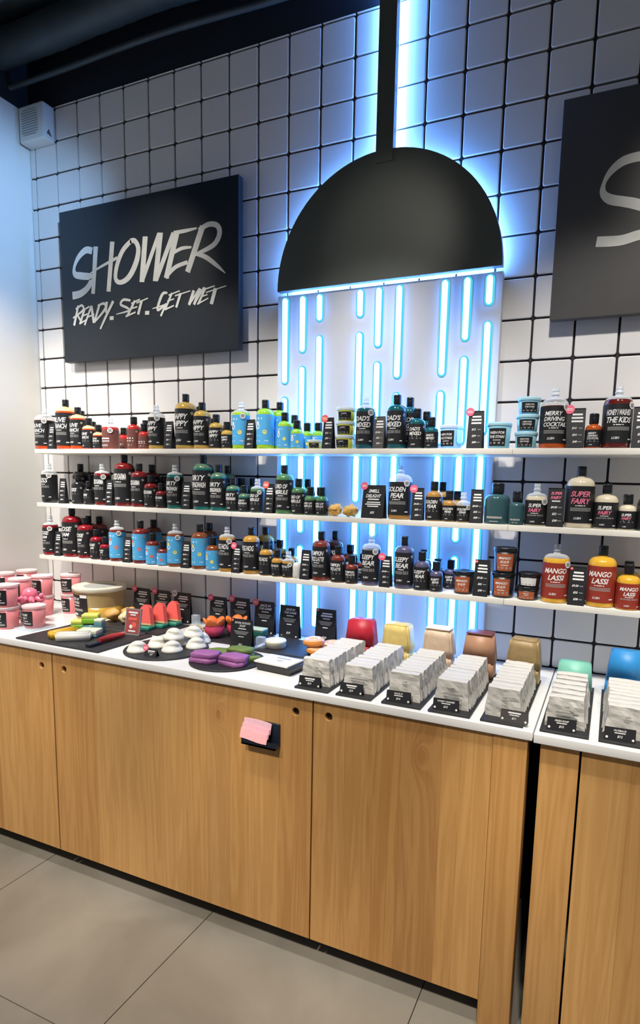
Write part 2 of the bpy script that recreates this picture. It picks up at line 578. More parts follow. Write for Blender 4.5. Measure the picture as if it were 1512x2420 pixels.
t = thing('sign_board', 'black board with white brush lettering SHOWER hung left on the tiled wall', 'sign', (.705, -.055, 2.13))
mb = MB(); mb.bbox(-.498, .498, 0, .03, 0, .672, .0015)
bd = mb.build('board', M_BOARD, t)
for sx in (-.4, .4):
    mb = MB(); mb.box(sx - .02, sx + .02, .03, .052, .3, .34)
    mb.build('standoff', M_BOARD, t)
STROKES = [
[(0.406, 2.6095, 0.0296), (0.3662, 2.6177, 0.0298), (0.3194, 2.5918, 0.0242), (0.291, 2.551, 0.0166), (0.2951, 2.521, 0.027), (0.3328, 2.5096, 0.0322), (0.3918, 2.4984, 0.0291), (0.393, 2.4787, 0.0272), (0.3651, 2.4498, 0.0293), (0.3219, 2.4318, 0.0325), (0.273, 2.4281, 0.0348)],
[(0.4287, 2.6258, 0.0276), (0.4029, 2.4239, 0.0224)],
[(0.5287, 2.6341, 0.0262), (0.4975, 2.4244, 0.0241)],
[(0.3862, 2.5131, 0.0058), (0.4588, 2.5369, 0.0115), (0.5551, 2.5629, 0.0141)],
[(0.6374, 2.6229, 0.0212), (0.5875, 2.5882, 0.0233), (0.5525, 2.531, 0.0227), (0.5424, 2.475, 0.0209), (0.5729, 2.4566, 0.0209), (0.6227, 2.476, 0.0263), (0.6646, 2.5322, 0.0279), (0.6778, 2.5863, 0.024), (0.6584, 2.6202, 0.0212), (0.6309, 2.6224, 0.0213)],
[(0.7183, 2.6308, 0.0283), (0.6939, 2.4449, 0.028)],
[(0.6959, 2.4494, 0.0205), (0.7947, 2.633, 0.0198)],
[(0.8027, 2.6351, 0.0279), (0.7694, 2.4408, 0.0277)],
[(0.7745, 2.4458, 0.023), (0.8733, 2.6248, 0.0232)],
[(0.8912, 2.6247, 0.0293), (0.8301, 2.4468, 0.0274)],
[(0.8733, 2.6248, 0.0151), (0.9355, 2.6245, 0.015), (0.995, 2.627, 0.0079)],
[(0.8626, 2.5418, 0.0135), (0.9137, 2.5571, 0.0152), (0.9667, 2.5558, 0.0088)],
[(0.8253, 2.4505, 0.0201), (0.8795, 2.4856, 0.0181), (0.9453, 2.4987, 0.0161)],
[(1.0254, 2.6307, 0.0287), (0.9446, 2.4593, 0.0278)],
[(1.0052, 2.616, 0.0218), (1.0539, 2.6333, 0.0208), (1.0988, 2.6228, 0.0215), (1.1097, 2.589, 0.0241), (1.0785, 2.5497, 0.0218), (0.9866, 2.5237, 0.0133)],
[(0.9838, 2.5285, 0.0133), (1.0384, 2.5086, 0.0193), (1.0948, 2.4691, 0.0158), (1.1383, 2.4336, 0.0035)],
[(0.3086, 2.3809, 0.0129), (0.2775, 2.2942, 0.0131)],
[(0.2914, 2.3664, 0.009), (0.3299, 2.3799, 0.0109), (0.3381, 2.3583, 0.0109), (0.272, 2.3279, 0.007)],
[(0.3014, 2.339, 0.01), (0.3241, 2.3071, 0.01)],
[(0.3482, 2.3634, 0.0129), (0.3166, 2.3001, 0.012)],
[(0.338, 2.3573, 0.0069), (0.3788, 2.3706, 0.0079)],
[(0.3253, 2.3305, 0.007), (0.3654, 2.3391, 0.0069)],
[(0.3116, 2.299, 0.009), (0.355, 2.3131, 0.007)],
[(0.3908, 2.3725, 0.0108), (0.3446, 2.2904, 0.01)],
[(0.3908, 2.3725, 0.0147), (0.4033, 2.2957, 0.0148)],
[(0.3576, 2.3228, 0.0069), (0.4071, 2.3335, 0.0069)],
[(0.4415, 2.3738, 0.0137), (0.4055, 2.2971, 0.0119)],
[(0.4295, 2.369, 0.0078), (0.469, 2.3752, 0.0117), (0.4748, 2.3513, 0.0126), (0.4055, 2.2971, 0.0079)],
[(0.4862, 2.3814, 0.0155), (0.4788, 2.3338, 0.0088)],
[(0.5254, 2.3807, 0.0154), (0.484, 2.326, 0.0136), (0.4416, 2.2655, 0.0089)],
[(0.5009, 2.3085, 0.0166), (0.5252, 2.3075, 0.0165)],
[(0.6271, 2.3736, 0.0095), (0.5867, 2.3807, 0.0115), (0.5688, 2.3622, 0.0115), (0.6084, 2.3433, 0.0105), (0.6112, 2.3306, 0.0086), (0.5413, 2.3222, 0.0039)],
[(0.653, 2.3712, 0.0123), (0.6052, 2.3086, 0.0115)],
[(0.6306, 2.3604, 0.0067), (0.6808, 2.3734, 0.0075)],
[(0.622, 2.3373, 0.0067), (0.6651, 2.344, 0.0066)],
[(0.596, 2.3079, 0.0086), (0.6553, 2.322, 0.0067)],
[(0.6916, 2.3676, 0.0141), (0.6692, 2.3104, 0.0143)],
[(0.6611, 2.3596, 0.0066), (0.7274, 2.3741, 0.0056)],
[(0.7092, 2.3136, 0.0161), (0.7333, 2.3125, 0.016)],
[(0.8361, 2.3851, 0.0083), (0.8103, 2.3844, 0.0138), (0.7876, 2.347, 0.0139), (0.7814, 2.3196, 0.0121), (0.8152, 2.3329, 0.0093), (0.8278, 2.3424, 0.0083)],
[(0.7508, 2.3279, 0.0037), (0.8339, 2.3391, 0.0092)],
[(0.8265, 2.3398, 0.0102), (0.7969, 2.2925, 0.0103)],
[(0.8605, 2.3827, 0.011), (0.8224, 2.3197, 0.0102)],
[(0.842, 2.3753, 0.0064), (0.9029, 2.3877, 0.0055)],
[(0.8341, 2.3511, 0.0065), (0.8721, 2.3577, 0.0055)],
[(0.8198, 2.3172, 0.0074), (0.8704, 2.3303, 0.0064)],
[(0.9075, 2.3772, 0.0137), (0.8824, 2.3209, 0.012)],
[(0.876, 2.3693, 0.0064), (0.96, 2.382, 0.0045)],
[(0.9776, 2.3816, 0.0153), (0.9514, 2.3252, 0.0136)],
[(0.9514, 2.3252, 0.0091), (1.0069, 2.3855, 0.0107)],
[(1.011, 2.3859, 0.0152), (0.978, 2.3242, 0.0136)],
[(0.978, 2.3242, 0.0082), (1.0301, 2.3885, 0.0089)],
[(1.0382, 2.3868, 0.0125), (1.0003, 2.3253, 0.0108)],
[(1.0196, 2.3779, 0.0063), (1.0857, 2.3891, 0.0053)],
[(1.0135, 2.3525, 0.0063), (1.0483, 2.3581, 0.0054)],
[(0.9945, 2.3245, 0.0072), (1.0527, 2.3434, 0.0054)],
[(1.0896, 2.3794, 0.0186), (1.0674, 2.3179, 0.0179)],
[(1.0403, 2.3669, 0.0054), (1.1436, 2.3832, 0.0044)]]
mb = MB()
for i, st in enumerate(STROKES):
    ribbon(mb, [(x - .705, z - 2.13, w) for x, z, w in st], -.0008 - .00003 * i)
mb.build('lettering', M_CHALK, bd)

t = thing('sign_board', 'charcoal board with one big white letter, cut off by the right edge', 'sign', (2.94, -.055, 2.142))
mb = MB(); mb.bbox(-.498, .498, 0, .03, 0, .672, .0015)
bd = mb.build('board', M_BOARD2, t)
for sx in (-.4, .4):
    mb = MB(); mb.box(sx - .02, sx + .02, .03, .052, .3, .34)
    mb.build('standoff', M_BOARD2, t)
mb = MB()
ribbon(mb, [(x - 2.94, z - 2.142, w) for x, z, w in [(2.7052, 2.6046, 0.0289), (2.6651, 2.6053, 0.0285), (2.63, 2.5987, 0.0274), (2.5995, 2.5764, 0.0204), (2.5813, 2.5451, 0.012), (2.5805, 2.5156, 0.02), (2.6025, 2.4941, 0.0293), (2.6392, 2.482, 0.0304), (2.676, 2.4699, 0.0316), (2.7181, 2.4491, 0.0314), (2.7395, 2.417, 0.0294), (2.7235, 2.3835, 0.0296), (2.6837, 2.3741, 0.0306), (2.6482, 2.3672, 0.0308), (2.6122, 2.3678, 0.0317), (2.5714, 2.3717, 0.0313)]], -.001)
mb.build('lettering', M_CHALK, bd)

# ------------------------------------------------------------------ illuminated shower head
LEDC = (.16, .42, 1.0)
E_CORE = emit_mat('led_core', (.075, .32, 1.0), 18.0)
E_EDGE = emit_mat('led_edge', (.08, .66, .95), .85)
E_HALO = emit_mat('led_halo', (.13, .36, 1.0), 42.0)
t = thing('shower_light', 'giant black shower head with blue backlight and glowing dashes for water', 'light', (1.833, 0, 2.334))
mb = MB()
RD = .443
pts = [(RD * math.cos(R_(a)), RD * math.sin(R_(a))) for a in range(0, 181, 4)]
mb.poly_extrude(pts, -.06, -.035)
mb.build('dome', M_DOME, t)
mb = MB(); mb.box(-.033, .033, -.066, -.036, .40, 1.76)
mb.build('pole', M_DOME, t)
mb = MB()
arc = [(.412 * math.cos(R_(a)), -.02, .412 * math.sin(R_(a))) for a in range(2, 179, 4)]
b = len(mb.v)
for x, y, z in arc:
    mb.v += [(x, -.034, z), (x, -.012, z)]
for i in range(len(arc) - 1):
    mb.face((2 * i, 2 * i + 1, 2 * i + 3, 2 * i + 2))
mb.build('led_strip', E_HALO, t)
for s in (-1, 1):
    mb = MB(); mb.box(s * .020 - .004, s * .020 + .004, -.034, -.012, .42, 1.76)
    mb.build('led_strip', E_HALO, t)
mb = MB(); mb.box(-.40, .40, -.034, -.014, .006, .012)
mb.build('led_strip', E_HALO, t)
for s in (-.3, 0, .3):
    mb = MB(); mb.box(s - .03, s + .03, -.036, -.003, .10, .14)
    mb.build('standoff', M_DOME, t)
mb = MB(); mb.box(-.455, .442, -.034, -.006, -1.393, -.010)
panel = mb.build('panel', M_PANEL, t)
def capsule(mb, x, z0, z1, w, y, d, n=6, dome=True):
    """vertical rounded bar: outline capsule, slightly domed"""
    r = w / 2
    pts = [(x + r * math.cos(math.pi * k / n), z1 - r + r * math.sin(math.pi * k / n)) for k in range(n + 1)]
    pts += [(x - r * math.cos(math.pi * k / n), z0 + r - r * math.sin(math.pi * k / n)) for k in range(n + 1)]
    mb.poly_extrude(pts, y - d, y)
xc = (1.414, 1.494, 1.569, 1.742, 1.818, 1.899, 2.072, 2.153, 2.232)
pat = {'l': ((2.318, 1.980), (1.933, 1.735), (1.700, 1.225), (1.180, .985)),
       'm': ((2.318, 2.098), (2.050, 1.735), (1.700, 1.377), (1.330, .965)),
       's': ((2.318, 2.212), (2.163, 1.770), (1.700, 1.511), (1.464, .985))}
for x, k in zip(xc, 'lmssmllms'):
    for (z1, z0) in pat[k]:
        mb = MB(); capsule(mb, x - 1.833, z0 - 2.334, z1 - 2.334, .034, -.034, .003)
        o = mb.build('led_tube', [E_EDGE, E_CORE], panel)
        mb2 = MB(); capsule(mb2, x - 1.833, z0 + .006 - 2.334, z1 - .006 - 2.334, .0195, -.037, .0065)
        me = o.data
        mb.add(mb2.v, mb2.f, 1)
        o.data = mb.mesh('led_tube', [E_EDGE, E_CORE])
        bpy.data.meshes.remove(me)

# ------------------------------------------------------------------ shelves
SHZ = {1: 1.7125, 2: 1.461, 3: 1.2095}
names = {1: 'top', 2: 'middle', 3: 'bottom'}
for s, z in SHZ.items():
    for (x0, x1, w, yb) in ((.138, 1.2575, 'left section', -.0028), (1.2585, 2.3665, 'centre section', -.0445), (2.3675, 3.30, 'right section', -.0028)):
        mb = MB(); mb.bbox(x0, x1, -.185, yb, z - .02, z, .0012)
        o = mb.build('shelf', M_SHELF)
        tag(o, 'white shelf board, %s of the %s shelf' % (w, names[s]), 'shelf', 'wall shelves')

# ------------------------------------------------------------------ counter: worktops, cabinets, doors
for (x0, x1, y, lab) in ((XL_ + .001, 2.536, -.634, 'long white worktop carrying the soap displays'), (2.5395, 3.30, -.642, 'white worktop section at right beyond the joint')):
    mb = MB(); mb.bbox(x0, x1, y, -.0035, .915, .94, .002)
    tag(mb.build('worktop', M_TOP), lab, 'worktop', 'counter worktops')

def plank(par, x0, x1, z0, z1, y0, y1, hole=None, m=None):
    """one wooden stave; hole=(x,z,r) drilled through"""
    cx, cz = (x0 + x1) / 2, (z0 + z1) / 2
    mb = MB()
    e = .00015
    a, b, c, d = x0 + e - cx, x1 - e - cx, z0 - cz, z1 - cz
    if not hole:
        mb.box(a, b, y0, y1, c, d)
    else:
        hx, hz, r = hole[0] - cx, hole[1] - cz, hole[2]
        n = 16
        for y in (y0, y1):
            mb.v += [(hx + r * math.cos(2 * math.pi * i / n), y, hz + r * math.sin(2 * math.pi * i / n)) for i in range(n)]
            mb.v += [(b, y, hz), (b, y, d), (hx, y, d), (a, y, d), (a, y, hz), (a, y, c), (hx, y, c), (b, y, c)]
        for k, y in enumerate((0, 24)):
            for q in range(4):
                o0 = [y + 16 + (2 * q + i) % 8 for i in range(3)]
                arcv = [y + (4 * q + i) % 16 for i in range(5)]
                f = [o0[0], o0[1], o0[2]] + arcv[::-1]
                mb.face(f if k == 0 else f[::-1])
        for i in range(n):
            j = (i + 1) % n
            mb.face((i, j, 24 + j, 24 + i), 0, True)
        for i in range(8):
            j = (i + 1) % 8
            mb.face((16 + j, 16 + i, 40 + i, 40 + j))
    return mb.build('plank', m or WOOD, par, (cx, 0, cz))

def door(par, bounds, holes=(), z0=.095, z1=.909, knots=()):
    d = bpy.data.objects.new('door', None)
    d.empty_display_size = .02
    COL.objects.link(d)
    d.parent = par
    for i in range(len(bounds) - 1):
        h = [q for q in holes if bounds[i] < q[0] < bounds[i + 1]]
        plank(d, bounds[i], bounds[i + 1], z0, z1, -.62, -.602, h[0] if h else None, WOODK if i in knots else None)
    return d
def carcass(par, x0, x1):
    mb = MB(); mb.box(x0, x1, -.60, -.02, .098, .9145)
    mb.build('body', mat('carcass_dark', (.03, .02, .014), .7), par)
    mb = MB(); mb.box(x0 + .03, x1 - .03, -.50, -.05, 0, .098)
    mb.build('plinth', M_PLINTH, par)
HR = .0135
c = thing('counter_cabinet', 'wooden cabinet at the far left, cut off by the photo edge', 'cabinet', (0, 0, 0), 0, 'wooden counter cabinets')
carcass(c, -.03, .737)
door(c, (-.032, .10, .19, .30, .41, .53, .62, .737), ((.681, .851, HR),))
c = thing('counter_cabinet', 'long wooden cabinet with two doors and pink leaflets in front', 'cabinet', (0, 0, 0), 0, 'wooden counter cabinets')
carcass(c, .7415, 2.42)
door(c, (.742, .862, .955, 1.06, 1.165, 1.262, 1.375, 1.468, 1.56, 1.66, 1.752, 1.8715), ((.801, .853, HR), (1.812, .864, HR)), knots=(7,))
door(c, (1.8765, 1.985, 2.064, 2.132, 2.165, 2.29, 2.345, 2.4305), ((1.928, .868, HR),), knots=(4,))
def leg(par, x0, x1):
    cx = (x0 + x1) / 2
    mb = MB(); mb.bbox(x0 - cx, x1 - cx, -.623, -.56, -.457, .457, .0015)
    mb.build('leg', WOOD, par, (cx, 0, .457))
leg(c, 2.4315, 2.5235)
c = thing('counter_cabinet', 'wooden cabinet at the right beyond the dark gap', 'cabinet', (0, 0, 0), 0, 'wooden counter cabinets')
carcass(c, 2.66, 3.29)
leg(c, 2.557, 2.655)
door(c, (2.6605, 2.78, 2.87, 2.98, 3.09, 3.19, 3.29), ((3.24, .868, HR),), z0=.04)

# leaflets in a holder on the long cabinet
t = thing('leaflet_holder', 'black leaflet holder with pink leaflets fixed on the wooden door', 'leaflet holder', (1.692, -.6205, .735))
mb = MB(); mb.bbox(-.062, .066, -.006, 0, 0, .078, .002); mb.box(-.062, .066, -.032, -.006, 0, .006); mb.box(-.062, .066, -.032, -.029, .0, .022)
mb.build('holder', mat('holder_navy', (.012, .016, .03), .35), t)
for i, (x0, x1, z0, z1, c_) in enumerate(((-.062, .040, .050, .082, (.70, .42, .50)), (-.066, .036, .038, .066, (.78, .40, .47)), (-.070, .032, .022, .052, (.82, .41, .45)))):
    mb = MB()
    n = 6
    yb = -.012 - i * .008
    for k in range(n + 1):
        u = k / n
        x = x0 + (x1 - x0) * u
        cy_ = yb - .002 * math.cos(u * 5 + i)
        for zz, yy in ((z0, -.006), (z1, .004)):
            for th in (-.003, 0):
                mb.v.append((x + .002 * i, cy_ + yy + th, zz + .0015 * math.sin(u * 4 + i) - .005 * u))
    for k in range(n):
        a_, b_ = 4 * k, 4 * k + 4
        mb.face((a_, b_, b_ + 2, a_ + 2)); mb.face((a_ + 1, a_ + 3, b_ + 3, b_ + 1)); mb.face((a_ + 2, b_ + 2, b_ + 3, a_ + 3)); mb.face((a_, a_ + 1, b_ + 1, b_))
    mb.face((0, 2, 3, 1)); mb.face((4 * n, 4 * n + 1, 4 * n + 3, 4 * n + 2))
    mb.build('leaflet', mat('leaflet_pink%d' % i, c_, .6, scale=90, var=.12), t)
# ------------------------------------------------------------------ bottles, tubs and cards on the shelves
ITEMS = [
(1, 'T', 'olive', 'LW', 0.1579, -0.139, 'capless clear-neck orange tester bottle, leftmost of orange group on top shelf'),
(1, 'C', 'n', 's', 0.2363, -0.165, 'black tent price card, leftmost card on top shelf'),
(1, 'B', 'olive', 'XL', 0.2985, -0.139, 'extra-large orange black-label bottle, second from left of orange group on top shelf'),
(1, 'B', 'olive', 'L', 0.2886, -0.043, 'large orange black-label bottle, fourth from left of orange group on top shelf'),
(1, 'B', 'olive', 'L', 0.3847, -0.148, 'large orange black-label bottle, third from left of orange group on top shelf'),
(1, 'B', 'olive', 'M', 0.3535, -0.037, 'medium orange black-label bottle, sixth from left of orange group on top shelf'),
(1, 'B', 'olive', 'M', 0.4574, -0.154, 'medium orange black-label bottle, fifth from left of orange group on top shelf'),
(1, 'B', 'olive', 'S', 0.5197, -0.1585, 'small orange black-label bottle, rightmost of orange group on top shelf'),
(1, 'T', 'redgel', 'MW', 0.5804, -0.147, 'capless clear-neck scarlet tester bottle, leftmost of scarlet group on top shelf'),
(1, 'B', 'redgel', 'S', 0.4903, -0.0325, 'small scarlet brown-label bottle, second from left of scarlet group on top shelf'),
(1, 'B', 'redgel', 'S', 0.5428, -0.0325, 'small scarlet brown-label bottle, third from left of scarlet group on top shelf'),
(1, 'B', 'redgel', 'M', 0.7236, -0.154, 'medium scarlet brown-label bottle, fourth from left of scarlet group on top shelf'),
(1, 'B', 'redgel', 'M', 0.6802, -0.037, 'medium scarlet brown-label bottle, rightmost of scarlet group on top shelf'),
(1, 'B', 'redgel', 'S', 0.7854, -0.1585, 'small scarlet brown-label bottle, fifth from left of scarlet group on top shelf'),
(1, 'T', 'hippy', 'L', 0.8461, -0.148, 'capless clear-neck amber tester bottle, leftmost of amber group on top shelf'),
(1, 'C', 'n', 'm', 0.9294, -0.164, 'black tent price card, second card from left on top shelf'),
(1, 'B', 'hippy', 'XL', 0.9957, -0.139, 'extra-large amber black-label bottle, second from left of amber group on top shelf'),
(1, 'B', 'hippy', 'L', 0.9906, -0.043, 'large amber black-label bottle, third from left of amber group on top shelf'),
(1, 'B', 'hippy', 'L', 1.0866, -0.148, 'large amber black-label bottle, fourth from left of amber group on top shelf'),
(1, 'B', 'hippy', 'M', 1.0555, -0.037, 'medium amber black-label bottle, fifth from left of amber group on top shelf'),
(1, 'B', 'hippy', 'M', 1.1618, -0.154, 'medium amber black-label bottle, sixth from left of amber group on top shelf'),
(1, 'B', 'hippy', 'S', 1.1122, -0.0325, 'small amber black-label bottle, seventh from left of amber group on top shelf'),
(1, 'B', 'hippy', 'S', 1.2194, -0.1585, 'small amber black-label bottle, eighth from left of amber group on top shelf'),
(1, 'B', 'hippy', 'S', 1.1624, -0.0325, 'small amber black-label bottle, rightmost of amber group on top shelf'),
(1, 'T', 'lime', 'L', 1.2792, -0.148, 'capless clear-neck lime-green tester bottle, leftmost of lime-green group on top shelf'),
(1, 'C', 'n', 'm', 1.3364, -0.164, 'black tent price card, third card from left on top shelf'),
(1, 'B', 'lime', 'L', 1.3936, -0.148, 'large lime-green blue-label bottle, second from left of lime-green group on top shelf'),
(1, 'B', 'lime', 'L', 1.4203, -0.082, 'large lime-green blue-label bottle, third from left of lime-green group on top shelf'),
(1, 'B', 'lime', 'M', 1.4863, -0.154, 'medium lime-green blue-label bottle, fourth from left of lime-green group on top shelf'),
(1, 'B', 'lime', 'M', 1.4852, -0.076, 'medium lime-green blue-label bottle, fifth from left of lime-green group on top shelf'),
(1, 'B', 'lime', 'S', 1.5427, -0.1585, 'small lime-green blue-label bottle, sixth from left of lime-green group on top shelf'),
(1, 'B', 'lime', 'S', 1.5397, -0.0715, 'small lime-green blue-label bottle, seventh from left of lime-green group on top shelf'),
(1, 'B', 'lime', 'S', 1.5899, -0.0715, 'small lime-green blue-label bottle, rightmost of lime-green group on top shelf'),
(1, 'U', 'sloppy', 't1', 1.6177, -0.153, ''),
(1, 'C', 'red', 'm', 1.6822, -0.164, 'black tent price card with coral sticker, fourth card from left on top shelf'),
(1, 'U', 'sloppy', 'x3', 1.7424, -0.145, ''),
(1, 'T', 'dads', 'L', 1.8241, -0.148, 'capless clear-neck teal tester bottle, leftmost of teal group on top shelf'),
(1, 'C', 'grn', 'm', 1.8875, -0.164, 'black tent price card with green sticker, fifth card from left on top shelf'),
(1, 'B', 'dads', 'L', 1.9447, -0.148, 'large teal black-label bottle, second from left of teal group on top shelf'),
(1, 'B', 'dads', 'L', 1.9714, -0.082, 'large teal black-label bottle, third from left of teal group on top shelf'),
(1, 'B', 'dads', 'M', 2.0254, -0.154, 'medium teal black-label bottle, fourth from left of teal group on top shelf'),
(1, 'B', 'dads', 'M', 2.0363, -0.076, 'medium teal black-label bottle, fifth from left of teal group on top shelf'),
(1, 'B', 'dads', 'S', 2.0799, -0.1585, 'small teal black-label bottle, rightmost of teal group on top shelf'),
(1, 'V', 'stars', 't2', 2.1473, -0.14, ''),
(1, 'C', 'pink', 'l', 2.2373, -0.162, 'black tent price card with pink sticker, sixth card from left on top shelf'),
(1, 'U', 'stars', 't2', 2.3117, -0.14, ''),
(1, 'U', 'stars', 'x3', 2.404, -0.145, ''),
(1, 'T', 'merry', 'LW', 2.4869, -0.139, 'capless clear-neck tangerine tester bottle, leftmost of tangerine group on top shelf'),
(1, 'C', 'pink', 'l', 2.5581, -0.162, 'black tent price card with pink sticker, seventh card from left on top shelf'),
(1, 'B', 'merry', 'S', 2.6098, -0.1585, 'small tangerine black-label bottle, rightmost of tangerine group on top shelf'),
(1, 'T', 'honey', 'LW', 2.6767, -0.139, 'capless clear-neck maroon tester bottle, only one of its colour on top shelf'),
(1, 'C', 'n', 'l', 2.7479, -0.162, 'black tent price card, eighth card from left on top shelf'),
(2, 'T', 'kiss', 'L', 0.183, -0.148, 'capless clear-neck black tester bottle, leftmost of black group on middle shelf'),
(2, 'C', 'n', 's', 0.2934, -0.165, 'black tent price card, leftmost card on middle shelf'),
(2, 'B', 'kiss', 'L', 0.2681, -0.043, 'large black black-label bottle, third from left of black group on middle shelf'),
(2, 'B', 'kiss', 'M', 0.3787, -0.154, 'medium black black-label bottle, second from left of black group on middle shelf'),
(2, 'B', 'kiss', 'M', 0.333, -0.037, 'medium black black-label bottle, rightmost of black group on middle shelf'),
(2, 'B', 'kiss', 'S', 0.4505, -0.1585, 'small black black-label bottle, fourth from left of black group on middle shelf'),
(2, 'T', 'karma', 'L', 0.5228, -0.148, 'capless clear-neck dark red tester bottle, leftmost of dark red group on middle shelf'),
(2, 'C', 'n', 's', 0.5855, -0.165, 'black tent price card, second card from left on middle shelf'),
(2, 'B', 'karma', 'XL', 0.6477, -0.139, 'extra-large dark red black-label bottle, second from left of dark red group on middle shelf'),
(2, 'B', 'karma', 'L', 0.7414, -0.148, 'large dark red black-label bottle, third from left of dark red group on middle shelf'),
(2, 'B', 'karma', 'L', 0.7168, -0.043, 'large dark red black-label bottle, fifth from left of dark red group on middle shelf'),
(2, 'B', 'karma', 'M', 0.8121, -0.154, 'medium dark red black-label bottle, fourth from left of dark red group on middle shelf'),
(2, 'B', 'karma', 'M', 0.7818, -0.037, 'medium dark red black-label bottle, rightmost of dark red group on middle shelf'),
(2, 'B', 'karma', 'S', 0.8745, -0.1585, 'small dark red black-label bottle, sixth from left of dark red group on middle shelf'),
(2, 'T', 'dirty', 'L', 0.94, -0.148, 'capless clear-neck sea-green tester bottle, leftmost of sea-green group on middle shelf'),
(2, 'C', 'n', 'm', 1.017, -0.164, 'black tent price card, third card from left on middle shelf'),
(2, 'B', 'dirty', 'XL', 1.0832, -0.139, 'extra-large sea-green black-label bottle, second from left of sea-green group on middle shelf'),
(2, 'B', 'dirty', 'L', 1.1682, -0.148, 'large sea-green black-label bottle, third from left of sea-green group on middle shelf'),
(2, 'B', 'dirty', 'L', 1.1383, -0.043, 'large sea-green black-label bottle, fourth from left of sea-green group on middle shelf'),
(2, 'B', 'dirty', 'M', 1.2444, -0.154, 'medium sea-green black-label bottle, fifth from left of sea-green group on middle shelf'),
(2, 'B', 'dirty', 'M', 1.2032, -0.037, 'medium sea-green black-label bottle, sixth from left of sea-green group on middle shelf'),
(2, 'B', 'dirty', 'S', 1.3013, -0.1585, 'small sea-green black-label bottle, seventh from left of sea-green group on middle shelf'),
(2, 'B', 'dirty', 'M', 1.2624, -0.037, 'medium sea-green black-label bottle, rightmost of sea-green group on middle shelf'),
(2, 'T', 'lord', 'M', 1.3621, -0.154, 'capless clear-neck leaf-green tester bottle, leftmost of leaf-green group on middle shelf'),
(2, 'C', 'red', 'm', 1.4263, -0.164, 'black tent price card with coral sticker, fourth card from left on middle shelf'),
(2, 'B', 'lord', 'L', 1.4835, -0.148, 'large leaf-green black-label bottle, second from left of leaf-green group on middle shelf'),
(2, 'B', 'lord', 'M', 1.5517, -0.154, 'medium leaf-green black-label bottle, third from left of leaf-green group on middle shelf'),
(2, 'B', 'lord', 'M', 1.5486, -0.076, 'medium leaf-green black-label bottle, fourth from left of leaf-green group on middle shelf'),
(2, 'B', 'lord', 'S', 1.6062, -0.1585, 'small leaf-green black-label bottle, fifth from left of leaf-green group on middle shelf'),
(2, 'B', 'lord', 'S', 1.6031, -0.0715, 'small leaf-green black-label bottle, sixth from left of leaf-green group on middle shelf'),
(2, 'B', 'lord', 'S', 1.6564, -0.1585, 'small leaf-green black-label bottle, rightmost of leaf-green group on middle shelf'),
(2, 'K', 'chunk', 'a', 1.7121, -0.158, 'golden-yellow rough soap chunk, left one of the pair on middle shelf'),
(2, 'K', 'chunk', 'b', 1.7733, -0.158, 'golden-yellow rough soap chunk, right one of the pair on middle shelf'),
(2, 'C', 'pink', 'big', 1.8727, -0.161, 'wide black price board with pink sticker, left of the copper bottles, middle shelf'),
(2, 'T', 'pear', 'LW', 1.9659, -0.139, 'capless clear-neck copper tester bottle, leftmost of copper group on middle shelf'),
(2, 'C', 'pink', 'm', 2.043, -0.164, 'black tent price card with pink sticker, sixth card from left on middle shelf'),
(2, 'B', 'pear', 'M', 2.0988, -0.154, 'medium copper black-label bottle, second from left of copper group on middle shelf'),
(2, 'B', 'pear', 'M', 2.108, -0.076, 'medium copper black-label bottle, third from left of copper group on middle shelf'),
(2, 'B', 'pear', 'S', 2.1561, -0.1585, 'small copper black-label bottle, fourth from left of copper group on middle shelf'),
(2, 'B', 'pear', 'S', 2.1625, -0.0715, 'small copper black-label bottle, fifth from left of copper group on middle shelf'),
(2, 'T', 'pear', 'S', 2.2063, -0.1585, 'capless clear-neck copper tester bottle, rightmost of copper group on middle shelf'),
(2, 'C', 'n', 'm', 2.2541, -0.164, 'black tent price card, seventh card from left on middle shelf'),
(2, 'B', 'aqua', 'P', 2.3193, -0.14, 'squat clear aqua clear-label bottle, leftmost of clear aqua group on middle shelf'),
(2, 'B', 'aqua', 'PS', 2.3874, -0.157, 'small clear aqua clear-label bottle, rightmost of clear aqua group on middle shelf'),
(2, 'T', 'fairy', 'MW', 2.4498, -0.147, 'capless clear-neck cream tester bottle, leftmost of cream group on middle shelf'),
(2, 'C', 'n', 'l', 2.513, -0.162, 'black tent price card, eighth card from left on middle shelf'),
(2, 'B', 'fairy', 'LW', 2.5842, -0.139, 'large cream black-label bottle, second from left of cream group on middle shelf'),
(2, 'B', 'fairy', 'MW', 2.665, -0.147, 'medium cream black-label bottle, third from left of cream group on middle shelf'),
(2, 'B', 'fairy', 'SW', 2.728, -0.1565, 'small cream black-label bottle, rightmost of cream group on middle shelf'),
(2, 'B', 'moss', 'M', 2.7846, -0.154, 'medium moss-green black-label bottle, only one of its colour on middle shelf'),
(3, 'T', 'rose', 'L', 0.1754, -0.148, 'capless clear-neck crimson tester bottle, leftmost of crimson group on bottom shelf'),
(3, 'C', 'n', 's', 0.2495, -0.165, 'black tent price card, leftmost card on bottom shelf'),
(3, 'B', 'rose', 'XL', 0.3117, -0.139, 'extra-large crimson black-label bottle, second from left of crimson group on bottom shelf'),
(3, 'B', 'rose', 'L', 0.3089, -0.043, 'large crimson black-label bottle, fourth from left of crimson group on bottom shelf'),
(3, 'B', 'rose', 'L', 0.4054, -0.148, 'large crimson black-label bottle, third from left of crimson group on bottom shelf'),
(3, 'B', 'rose', 'L', 0.3804, -0.043, 'large crimson black-label bottle, sixth from left of crimson group on bottom shelf'),
(3, 'B', 'rose', 'M', 0.4816, -0.154, 'medium crimson black-label bottle, fifth from left of crimson group on bottom shelf'),
(3, 'B', 'rose', 'S', 0.539, -0.1585, 'small crimson black-label bottle, rightmost of crimson group on bottom shelf'),
